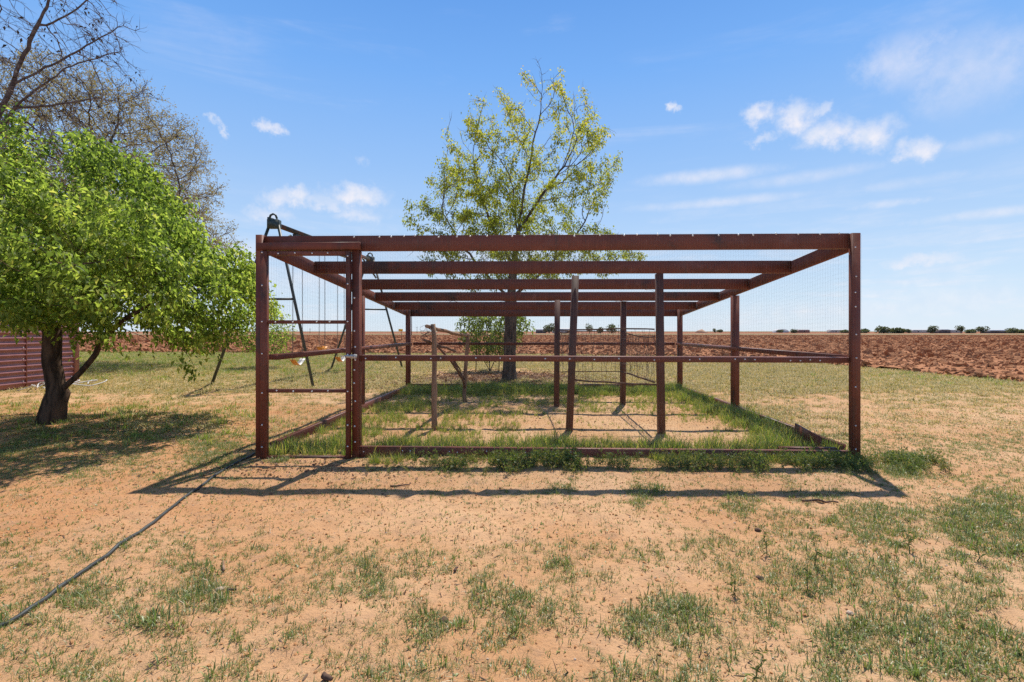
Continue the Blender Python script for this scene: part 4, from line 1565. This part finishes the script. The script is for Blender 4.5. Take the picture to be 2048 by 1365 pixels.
# ---------------------------------------------------------------- hose, sticks, stones
hp = [(-20, 1262), (80, 1200), (165, 1140), (240, 1088), (300, 1048), (345, 1012), (395, 978), (440, 944), (480, 922), (508, 908)]
P = []
for px, py in hp:
    y = 1000*EYE/(py-663)
    x = (px-1024)/1000*y
    P.append((x, y))
P = np.array(P)
tt = np.linspace(0, len(P)-1, 70)
xs_ = np.interp(tt, np.arange(len(P)), P[:, 0])
ys_ = np.interp(tt, np.arange(len(P)), P[:, 1])
for _ in range(6):
    xs_[1:-1] = (xs_[:-2]+2*xs_[1:-1]+xs_[2:])/4
    ys_[1:-1] = (ys_[:-2]+2*ys_[1:-1]+ys_[2:])/4
xs_ += .004*np.sin(np.arange(70)*.4)
mb = MB()
mb.tube(np.stack([xs_, ys_, gz(xs_, ys_)+.010], -1), .0108, 8)
hose = tag(mb.build('garden_hose', M['hose'], None, G(-2.6, 3.4), True), 'black hose running across the bare soil to the pen corner', 'hose')


def ground_pt(px, py):
    y = 1000*EYE/(py-663)
    return (px-1024)/1000*y, y


def ground_stick(px, py, L, ang, r, mat, label, cat='stick', name='stick', seed=1, group=None):
    x, y = ground_pt(px, py)
    mb = MB()
    a = np.array((x-math.cos(ang)*L/2, y-math.sin(ang)*L/2, 0))
    b = np.array((x+math.cos(ang)*L/2, y+math.sin(ang)*L/2, 0))
    Pq, rr = crook(a, b, r, r*.7, L*.03, seed, 7)
    Pq[:, 2] = gz(Pq[:, 0], Pq[:, 1]) + r*.8 + .006
    mb.tube(Pq, rr, 6)
    return tag(mb.build(name, mat, None, G(x, y), True), label, cat, group)


ground_stick(447, 1128, .10, -1.0, .008, M['pole'], 'pale short stick lying among grass tufts near the hose', seed=2)
ground_stick(463, 1176, .045, .3, .007, M['stick'], 'small dark twig stub on the soil below the pale stick', seed=3)
ground_stick(912, 1140, .055, 1.35, .007, M['stick'], 'short dark stick pointing away from the camera in bare sand', seed=4)
ground_stick(654, 1354, .045, -.5, .012, M['stick'], 'stubby piece of dark wood at the bottom edge of the photo', 'wood chip', 'wood_chip', 5)
ground_stick(800, 970, .16, .25, .008, M['stick'], 'grey twig lying between the two long beam shadows', seed=6)
ground_stick(1640, 1000, .25, -.2, .010, M['stick'], 'thin fallen twig in grass near the corner post shadow', seed=7)
ground_stick(975, 740, 1.1, .5, .014, M['stick'], 'long fallen branch lying by the sapling', seed=8)
ground_stick(885, 755, 1.3, .7, .016, M['pole'], 'pale fallen branch on the ground behind the stick perch', seed=9)


def rock(name, px, py, s, mat, label, cat, seed, flat=.6):
    x, y = ground_pt(px, py)
    me = clod_mesh(name, seed, mat, flat)
    o = link_obj(name, me, None, G(x, y, s*.15))
    o.scale = (s, s, s)
    o.rotation_euler = (0, 0, seed)
    return tag(o, label, cat)


def clod_mesh(name, seed, mat, flat=.7, sub=2, amp=.35):
    import bmesh
    bm = bmesh.new()
    bmesh.ops.create_icosphere(bm, subdivisions=sub, radius=.5)
    g = np.random.default_rng(seed)
    ph = g.uniform(0, 9, (5, 3))
    fr = g.uniform(2, 6, (5, 3))
    for v in bm.verts:
        c = np.array(v.co)
        k = 1 + amp*sum(math.sin(float(np.dot(c, fr[i]) + ph[i][0])) for i in range(5))/3 + g.normal(0, amp*.12)
        v.co = Vector((c[0]*k*1.15, c[1]*k, c[2]*k*flat))
    me = bpy.data.meshes.new(name)
    bm.to_mesh(me)
    bm.free()
    me.materials.append(mat)
    return me


rock('stone', 1520, 1152, .034, M['stick'], 'dark brown clod in bare sand among the grass patches', 'stone', 3)
rock('stone', 440, 1172, .035, M['pebble'], 'pale stone lying beside a grass tuft near the hose', 'stone', 4)
rock('stone', 890, 1240, .035, M['stick'], 'small dark stone at the end of a grass patch in the near sand', 'stone', 5)
rock('stone', 1515, 1055, .036, M['stick'], 'dark clod on bare soil below the long beam shadow', 'stone', 6)
rock('stone', 1700, 1225, .03, M['pebble'], 'pale flat stone in the dense near grass', 'stone', 7)

# tall thin weeds standing in the near grass


def weed_plant(px, py, h, label, seed):
    x, y = ground_pt(px, py)
    root = empty('weed_plant', G(x, y), label, 'weed', 'tall thin weeds in the near grass')
    g = np.random.default_rng(seed)
    b = G(x, y, -.01)
    Pq, rr = crook(b, b + np.array((g.normal(0, .02), g.normal(0, .02), h)), .0030, .0012, .004, seed, 8)
    mb = MB()
    mb.tube(Pq, np.maximum(rr, .001), 5)
    mb.build('stem', M['stem'], root)
    k = np.repeat(np.arange(2, 8), 5)
    Pp = Pq[k] + g.normal(0, .004, (len(k), 3))
    Dd = g.normal(0, .8, (len(k), 3)) + np.array((0, 0, .55))
    leaves('leaves', Pp, Dd, g.uniform(.02, .045, len(k)), g.uniform(.004, .009, len(k)), g.random(len(k)), M['weed'], root)


M['stem'] = mat_simple('weed stem', (.10, .12, .045), (.16, .15, .07), 20, .8, .2)
for i, (px, py, h, lab) in enumerate([
        (1534, 1105, .16, 'thin upright weed standing by the bare sand between two grass patches'),
        (1628, 1130, .19, 'tall wispy weed rising from the middle of a grass patch near the corner shadow'),
        (1620, 1185, .12, 'short branching weed on bare soil below the tallest weed'),
        (1506, 1365, .14, 'thin weed at the bottom edge between two dense grass patches'),
        (1955, 1120, .13, 'grey green weed among dense grass near the picture edge'),
        (1820, 1100, .12, 'bushy weed in the grass before the bare patch'),
        (1465, 1190, .10, 'small weed with a bare stem beside a grass clump')]):
    weed_plant(px, py, h, lab, 100+i)

# ---------------------------------------------------------------- grass, weeds, litter (stuff)
short = source('short_tuft', [blade_mesh('short_tuft', 13 + 2*i, .016 + .004*i, .014, .050, .0032, .75 + .04*(i % 3), M['grass'], 200+i, .9) for i in range(7)])
dry = source('dry_tuft', [blade_mesh('dry_tuft', 18, .05, .03, .075, .006, .75, M['grass_dry'], 220+i, .8) for i in range(5)])
tall = source('tall_tuft', [blade_mesh('tall_tuft', 18, .035, .06, .20, .0055, .42, M['grass_tall'], 240+i, .8) for i in range(5)])

x, y = sample(80000, 1.5, 6.3, 1.0)
c = cover(x, y)
k = (rng.random(len(x)) < c) & ~in_pen(x, y)
x, y, c = x[k], y[k], c[k]
s = np.clip(rng.lognormal(-.30, .38, len(x)), .3, 1.7) * (.48 + .72*c)
scatter('grass', np.stack([x, y, gz(x, y)], -1), rots(len(x)), scl3(s), short, 'short green grass growing in patches on the sandy yard', M['grass'])
print('near tufts', len(x))

x, y = sample(90000, 6.0, 31, .72)
c = cover(x, y)
shed_in = (x < -10.85) & (y < 12.6)
k = (rng.random(len(x)) < c*1.1) & ~in_pen(x, y) & (y < field_edge(x) + .3) & ~shed_in
x, y, c = x[k], y[k], c[k]
s = rng.uniform(.6, 1.2, len(x)) * (.7 + .6*c) * (.85 + y/24)
scatter('meadow_grass', np.stack([x, y, gz(x, y)], -1), rots(len(x)), np.stack([s*1.25, s*1.25, s*.8], -1), dry, 'half dry grass over the ground out to the field', M['grass_dry'])
print('mid tufts', len(x))
# greener strips: swing area, tree shade, field edge
x, y = sample(42000, 5.6, 30, .7)
px, py = to_px(x, y)
c = np.maximum.reduce([.9*np.exp(-(((px-330)/230)**2 + ((py-725)/26)**2)), .65*np.exp(-(((px-260)/260)**2 + ((py-860)/45)**2)), .5*np.exp(-(((px-620)/120)**2 + ((py-735)/26)**2)),
                       .25*np.exp(-(((px-1900)/170)**2 + ((py-758)/14)**2)), .8*np.exp(-(((px-1800)/60)**2 + ((py-930)/20)**2)), .5*np.exp(-(((px-430)/70)**2 + ((py-905)/30)**2))])
c = c * sstep(.3, .55, fbm(x*1.8, y*1.8, 15, 3))
k = (rng.random(len(x)) < c) & ~in_pen(x, y) & (y < field_edge(x)) & ~((x < -10.85) & (y < 12.6))
x, y = x[k], y[k]
s = rng.uniform(.9, 1.8, len(x)) * (.85 + y/22)
green = source('green_tuft', [blade_mesh('green_tuft', 16, .04, .03, .075, .0055, .6, M['lawn'], 260+i, .8) for i in range(4)])
scatter('green_grass', np.stack([x, y, gz(x, y)], -1), rots(len(x)), scl3(s), green, 'greener grass in the tree shade and round the swing set', M['lawn'])
print('green tufts', len(x))
# inside the pen
n = 24000
x = rng.uniform(-2.5, 3.7, n)
y = rng.uniform(5.15, 11.15, n)
c = pen_cover(x, y)
k = (rng.random(n) < c*.75) & in_pen(x, y)
x, y, c = x[k], y[k], c[k]
s = rng.uniform(.35, 1.05, len(x)) * (.35 + .75*c) * np.where((y < 5.9) | (x > 2.8), 1.12, 1) * (.6 + .8*fbm(x*2.3, y*2.3, 88, 3))
scatter('tall_grass', np.stack([x, y, gz(x, y)], -1), rots(len(x), .1), scl3(s), tall, 'tall green grass growing inside the pen along its boards', M['grass_tall'])
print('pen tufts', len(x))
# a few tall blades that spill past the front board
n = 500
x = rng.uniform(-1.4, 3.4, n)
y = 5.05 - np.abs(rng.normal(0, .13, n))
k = fbm(x*2.4, y*2.4, 44, 3) > .52
x, y = x[k], y[k]
scatter('stray_grass', np.stack([x, y, gz(x, y)], -1), rots(len(x), .2), scl3(rng.uniform(.3, .8, len(x))), tall, 'stray tall grass outside the front board', M['grass_tall'])
# weeds along the front board


def weed_mesh(name, seed):
    g = np.random.default_rng(seed)
    V, F, A = [], [], []
    for st in range(7):
        a = g.uniform(0, 6.28)
        ti = abs(g.normal(.5, .3))
        h = g.uniform(.08, .20)
        top = np.array((math.cos(a)*math.sin(ti), math.sin(a)*math.sin(ti), math.cos(ti)))*h
        sd = np.array((-math.sin(a), math.cos(a), 0))*.0018
        b0 = np.array((g.normal(0, .02), g.normal(0, .02), 0))
        k = len(V)
        V += [b0-sd, b0+sd, b0+top]
        F.append((k, k+1, k+2))
        A += [.1]*3
        for j in range(8):
            u = g.uniform(.2, 1.0)
            p = b0 + top*u
            dd = g.normal(0, 1, 3) + np.array((0, 0, .4))
            dd /= np.linalg.norm(dd)
            L = g.uniform(.02, .05)
            ss = np.cross(dd, g.normal(0, 1, 3))
            ss = ss/np.linalg.norm(ss)*L*.17
            k = len(V)
            V += [p, p+dd*L*.5+ss, p+dd*L, p+dd*L*.5-ss]
            F += [(k, k+1, k+2), (k, k+2, k+3)]
            A += [g.uniform(0, 1)]*4
    return make_mesh(name, np.array(V), np.array(F), M['weed'], False, {'v': A})


weeds = source('weed_tuft', [weed_mesh('weed_tuft', 300+i) for i in range(5)])
n = 2600
x = rng.uniform(-1.35, 4.35, n)
y = rng.normal(4.84, .15, n)
dn = np.interp(x, [-1.4, -1.2, -.9, -.4, .0, .55, .7, .95, 1.3, 1.8, 2.2, 3.2, 3.6, 4.1, 4.3], [0, .2, .5, .5, .9, 1, .3, .35, .8, .7, .8, 1, .9, .7, 0])
k = (rng.random(n) < .75 * dn * sstep(.38, .62, fbm(x*3.2, y*3.2, 19, 3) + .3*(dn-.4))) & (y < 5.06) & (y > 4.45)
k |= (rng.random(n) < .012)
x, y = x[k], y[k]
s = rng.uniform(.3, 1.0, len(x)) * np.where(np.abs(x-.25) < .5, 1.05, .8) * (.55 + .75*fbm(x*3.1, y*3.1, 29, 3))
scatter('weeds', np.stack([x, y, gz(x, y)], -1), rots(len(x), .15), scl3(s), weeds, 'dense leafy weeds along the foot of the front board', M['weed'])
# tiny seedlings and dark debris in the sand
seedl = source('seedling', [blade_mesh('seedling', 4, .006, .010, .032, .004, .7, M['grass'], 330+i, .6) for i in range(4)])
x, y = sample(20000, 1.6, 7.5, .9)
k = ~in_pen(x, y)
x, y = x[k], y[k]
scatter('seedlings', np.stack([x, y, gz(x, y)], -1), rots(len(x), .2), scl3(rng.uniform(.5, 1.5, len(x))), seedl, 'tiny green seedlings dotted over bare sand', M['grass'])

straw = source('straw', [blade_mesh('straw', 3, .02, .03, .07, .0028, 1.45, M['straw'], 350+i, .1) for i in range(4)])
x, y = sample(13000, 1.55, 10.5, .8)
k = (rng.random(len(x)) < .25 + .75*cover(x, y))
x, y = x[k], y[k]
scatter('straw', np.stack([x, y, gz(x, y)+.004], -1), rots(len(x), .1), scl3(rng.uniform(.5, 1.2, len(x))), straw, 'flattened dry stems lying on the soil', M['straw'])
crumb = source('crumb', [clod_mesh('crumb', 400+i, M['crumb'] if 'crumb' in M else M['debris'], .7, 1) for i in range(3)])
x, y = sample(16000, 1.6, 12, .6)
s = np.clip(rng.lognormal(-5.3, .4, len(x)), .002, .011)
M['soil_crumb'] = mat_simple('soil crumbs', (.52, .27, .115), (.42, .19, .08), 9, .95, .1)
soil = source('soil_crumb', [clod_mesh('soil_crumb', 410+i, M['soil_crumb'], .75, 1) for i in range(4)])
xx, yy = sample(26000, 1.55, 9, .7)
s2 = np.clip(rng.lognormal(-4.9, .45, len(xx)), .003, .018)
scatter('soil_crumbs', np.stack([xx, yy, gz(xx, yy)+s2*.1], -1), rots(len(xx), .5), scl3(s2), soil, 'crumbs of sandy soil on the yard', M['soil_crumb'])
scatter('debris', np.stack([x, y, gz(x, y)+s*.2], -1), rots(len(x), .6), np.stack([s*rng.uniform(1, 6, len(x)), s*.8, s*.6], -1), crumb, 'dark bits of twig and dry matter on the sand', M['debris'])
peb = source('pebble', [clod_mesh('pebble', 420+i, M['pebble'], .65, 1, .2) for i in range(3)])
x, y = sample(1500, 1.55, 8, .6)
s = np.clip(rng.lognormal(-5.0, .4, len(x)), .003, .018)
scatter('gravel', np.stack([x, y, gz(x, y)+s*.15], -1), rots(len(x), .3), scl3(s), peb, 'small pale pebbles on the sand', M['pebble'])
# fallen leaves under the big tree and near the pen


def leaf_card(name, seed):
    g = np.random.default_rng(seed)
    V = np.array([(0, 0, 0), (.5, .28, .10), (1, 0, .02), (.5, -.28, .12)]) - np.array((.5, 0, 0))
    return make_mesh(name, V, np.array([(0, 2, 1), (0, 3, 2)]), M['litter'], False, {'v': [g.random()]*4})


lc = source('fallen_leaf', [leaf_card('fallen_leaf', 500+i) for i in range(5)])
n = 5200
n = 9000
x = np.concatenate([rng.normal(.0, 1.6, n), rng.normal(-2.0, .9, 900), rng.normal(-4.6, 1.2, 900), rng.uniform(-2.5, 3.4, 500)])
y = np.concatenate([rng.normal(13.4, 1.3, n), rng.normal(4.85, .35, 900), rng.normal(6.3, .6, 900), rng.uniform(5.3, 10.5, 500)])
k = ~((y > 4.98) & (y < 5.2)) & (y > 1.6)
x, y = x[k], y[k]
s = rng.uniform(.02, .045, len(x)) * np.where(y > 11, 2.3, 1)
scatter('fallen_leaves', np.stack([x, y, gz(x, y)+s*.12], -1), rots(len(x), .5), scl3(s), lc, 'brown fallen leaves under the tall tree and by the pen', M['litter'])

# clods of the ploughed field
clod = source('clod', [clod_mesh('clod', 600+i, M['field'], .62, 2, .42) for i in range(6)])
n = 270000
u = rng.random(n)
y = (7.0**.4 + (178**.4 - 7.0**.4)*u)**2.5
x = (rng.random(n)*2-1)*(1.10*y+2)
k = y > field_edge(x) - .15 + 2.2*(fbm(x*.9, y*.9, 8, 3)-.5) - .9*(rng.random(n) < .12)*rng.random(n)
x, y = x[k], y[k]
s = .080*(y/15)**.50 * rng.lognormal(-.25, .5, len(x))
s = np.minimum(s, .5) * (1 - .5*sstep(60, 150, y))
zf = gz(x, y) + (.05 + .05*np.maximum(fbm(x*1.3, y*1.3, 41, 4, .6) - .38, 0)) * (1 - .85*sstep(50, 120, y))
scatter('clods', np.stack([x, y, zf+s*.12], -1), rots(len(x), .6), np.stack([s*rng.uniform(.8, 1.9, len(x)), s, s*rng.uniform(.8, 1.5, len(x))], -1), clod, 'red clods of the ploughed field', M['field'])
print('clods', len(x))

# ---------------------------------------------------------------- far things on the horizon
def far_pt(px, dist):
    return (px-1024)/1000*dist, dist


def far_tree_mesh(seed, w, h, trunk):
    g = np.random.default_rng(seed)
    n = 420
    d = g.normal(size=(n, 3))
    d /= np.linalg.norm(d, axis=1)[:, None]
    lob = g.normal(0, .28, (6, 3))
    ctr = lob[g.integers(0, 6, n)] * np.array((w*.5, w*.5, (h-trunk)*.45)) * 1.2
    P = ctr + d*g.random(n)[:, None]**.4 * np.array((w*.30, w*.30, (h-trunk)*.34)) + np.array((0, 0, trunk+(h-trunk)*.5))
    P[:, 2] = np.clip(P[:, 2], trunk*.7, h)
    return P, d


FAR = []


def far_tree(px, dist, w, h, label, seed, trunk=None, name='field_tree'):
    x, y = far_pt(px, dist)
    trunk = h*.25 if trunk is None else trunk
    root = empty(name, (x, y, 0), label, 'tree', 'trees along the horizon')
    P, d_ = far_tree_mesh(seed, w, h, trunk)
    g = np.random.default_rng(seed)
    leaves('crown', P + np.array((x, y, 0)), d_ + g.normal(0, .5, d_.shape), np.full(len(P), w*.16), np.full(len(P), w*.11), np.clip(g.normal(.45, .3, len(P)), 0, 1), M['leaf_far'], root)
    mb = MB()
    mb.tube([(x, y, -.1), (x+.05*w, y, trunk), (x, y, trunk+(h-trunk)*.55)], [w*.05, w*.04, w*.015], 6)
    mb.build('trunk', M['bark_dark'], root, smooth=True)


for i, (px, dist, w, h, lab, tr) in enumerate([
        (1767, 270, 6.0, 4.0, 'round tree just beyond the corner post on the horizon', .5), (1795, 290, 7.5, 2.8, 'wide low tree between the round tree and pale house', .3),
        (1818, 330, 4.0, 2.6, 'small dark bush beside the wide low tree', .3), (1865, 280, 4.5, 4.0, 'compact tree beside the dark barn on the skyline', .5),
        (1922, 270, 3.8, 4.6, 'lone tree with a clear trunk among far houses', 1.6), (1961, 280, 4.4, 4.2, 'open tree leaning next to the long low farmhouse', 1.2),
        (1942, 300, 5.5, 2.2, 'low shrub mass below the open leaning tree', .2), (2022, 290, 5.0, 3.0, 'rounded tree past the long farmhouse near the picture edge', .4),
        (1730, 330, 6.0, 2.8, 'thin tree mostly hidden behind the corner post', .6), (1588, 330, 4.0, 2.8, 'small tree beside the red roofed far building', .4),
        (1560, 420, 5, 2.6, 'bush below the far domed building', .3), (1690, 340, 6, 2.2, 'low dark bush by the far pale buildings inside the pen view', .3),
        (1178, 250, 3.4, 5.0, 'dark conifer like tree left of the lone round one behind the netting', .5), (1222, 255, 5.0, 5.0, 'round dark tree behind the netting', .5),
        (1098, 260, 5.5, 5.0, 'dark tree behind the inner posts on the horizon', .6), (1112, 285, 4.4, 4.2, 'smaller dark tree next to the tree behind the inner posts', .6),
        (1200, 300, 4.2, 3.6, 'low tree between the conifer and the round dark tree', .4), (1440, 430, 5, 2.4, 'small far tree right of the sand heap', .5),
        (1430, 430, 3.2, 3.4, 'thin far tree beside the sand heap', .8), (2044, 300, 5, 2.4, 'tree cut off at the picture edge', .4)]):
    far_tree(px, dist, w, h, lab, 700+i, tr)

M['wall_pale'] = mat_simple('pale house wall', (.42, .38, .34), (.5, .46, .42), 1, .8, .2)
M['wall_dark'] = mat_simple('weathered barn wall', (.12, .10, .095), (.18, .15, .14), 1, .8, .2)
M['wall_red'] = mat_simple('reddish far wall', (.25, .12, .10), (.3, .16, .13), 1, .8, .2)
M['roof_grey'] = mat_simple('grey far roof', (.42, .42, .43), (.52, .5, .5), 1, .7, .3)
M['roof_pale'] = mat_simple('pale far roof', (.5, .48, .45), (.6, .57, .54), 1, .6, .3)
M['pane'] = mat_simple('dark window', (.03, .035, .04), (.05, .055, .06), 1, .2, .5)
M['sandheap'] = mat_simple('sand heap', (.42, .26, .17), (.5, .32, .21), .5, .95, .1)


def house(px, dist, w, dp, h, rh, wall, roof, label, name='farmhouse', cat='house', dome=False):
    x, y = far_pt(px, dist)
    r_ = empty(name, (x, y, 0), label, cat, 'buildings along the horizon')
    mb = MB()
    mb.box((x-w/2, y-dp/2, -.1), (x+w/2, y+dp/2, h))
    mb.build('wall', M[wall], r_)
    mb = MB()
    if dome:
        n_ = 12
        V = [(x + s*(w/2+.1), 0, 0) for s in (-1, 1)]
        pts = [(-math.cos(math.pi*i/n_)*(w/2+.15), h + math.sin(math.pi*i/n_)*rh) for i in range(n_+1)]
        V = [(x+a, y-dp/2-.2, b) for a, b in pts] + [(x+a, y+dp/2+.2, b) for a, b in pts]
        i = np.arange(n_)
        mb.add(V, np.stack([i, i+n_+1, i+n_+2, i+1], -1))
        mb.F.setdefault(n_+1, []).append(np.array([list(range(n_+1)), list(range(2*n_+1, n_, -1))]))
    else:
        a, b = x-w/2-.3, x+w/2+.3
        c_, d2 = y-dp/2-.3, y+dp/2+.3
        V = [(a, c_, h), (b, c_, h), (b, d2, h), (a, d2, h), (a+.4, y, h+rh), (b-.4, y, h+rh)]
        mb.add(V, [[0, 1, 5, 4], [2, 3, 4, 5], [0, 3, 2, 1]])
        mb.add(V, [[0, 4, 3], [1, 2, 5]])
    mb.build('roof', M[roof], r_)
    for k in range(max(1, int(w/5))):
        mb = MB()
        cx_ = x - w/2 + (k+.5)*w/max(1, int(w/5))
        mb.box((cx_-.5, y-dp/2-.03, h*.4), (cx_+.5, y-dp/2+.02, h*.85))
        mb.build('window', M['pane'], r_)


house(1780, 330, 9, 6, 1.9, 1.0, 'wall_pale', 'roof_pale', 'pale low house behind the wide low tree')
house(1838, 380, 13, 7, 1.8, .9, 'wall_pale', 'roof_pale', 'pale flat house between two trees on the skyline')
house(1884, 300, 5.0, 6, 2.0, .6, 'wall_dark', 'roof_grey', 'small dark barn next to the compact tree', 'barn', 'barn')
house(1905, 380, 9, 7, 1.8, .8, 'wall_pale', 'roof_grey', 'pale long house left of the lone tree')
house(1990, 300, 11, 7, 1.4, .9, 'wall_dark', 'roof_grey', 'long low dark farmhouse under a shallow roof')
house(2038, 320, 8, 6, 1.8, .9, 'wall_red', 'roof_grey', 'reddish house near the picture edge')
house(1561, 450, 10, 9, .5, 2.8, 'roof_grey', 'roof_grey', 'grey domed metal building far behind the pen wall', 'quonset_hut', 'barn', True)
house(1605, 400, 8, 6, 2.0, 1.0, 'wall_red', 'roof_pale', 'red far house seen through the pen mesh')
house(1675, 430, 14, 7, 1.8, 1.0, 'wall_pale', 'roof_pale', 'pale far building left of the corner post')
house(1125, 330, 13, 7, 2.2, 1.2, 'wall_pale', 'roof_pale', 'pale house between the inner posts in the distance')
house(1082, 300, 6, 6, 1.8, 1.0, 'wall_dark', 'roof_grey', 'dark shed beside the tree behind the inner posts', 'barn', 'barn')
mb = MB()
x, y = far_pt(1403, 420)
P = []
mb.tube([(x, y, -.1), (x, y, 1.2), (x+.3, y, 2.2), (x+.3, y, 3.0)], [5.2, 4.0, 1.8, .2], 12)
tag(mb.build('sand_heap', M['sandheap'], None, (x, y, 0), True), 'pale conical heap of earth on the horizon', 'heap')

# utility poles, marker sign
for px, dist, h, lab in ((823, 150, 6.2, 'thin utility pole standing beyond the field next to the far pen post'), (1237, 400, 6.5, 'tiny utility pole on the horizon right of the netting'),
                         (620, 300, 3.0, 'stubby post on the horizon seen through the pen door'), (834, 320, 4.2, 'distant utility pole right of the nearer one')):
    x, y = far_pt(px, dist)
    up = empty('utility_pole', (x, y, 0), lab, 'utility pole', 'poles along the far road')
    mb = MB()
    mb.tube([(x, y, -.2), (x, y, h)], [.14, .10], 6)
    mb.build('pole', M['stick'], up)
    mb = MB()
    mb.beam((x-.7, y-.12, h-.4), (x+.7, y-.12, h-.4), .1, .12)
    mb.build('crossarm', M['stick'], up)
x, y = far_pt(801, 58)
sg = empty('marker_sign', (x, y, 0), 'small yellow marker sign on a thin post in the field', 'sign')
mb = MB()
mb.tube([(x+.1, y, -.1), (x+.1, y, 1.5)], .03, 6)
mb.build('post', M['stick'], sg)
mb = MB()
mb.box((x-.22, y-.06, 1.28), (x+.28, y-.04, 1.54))
M['yellow'] = mat_simple('yellow sign face', (.75, .45, .02), (.8, .5, .04), 2, .4, .3)
mb.build('sign_board', M['yellow'], sg)
print('scene done')
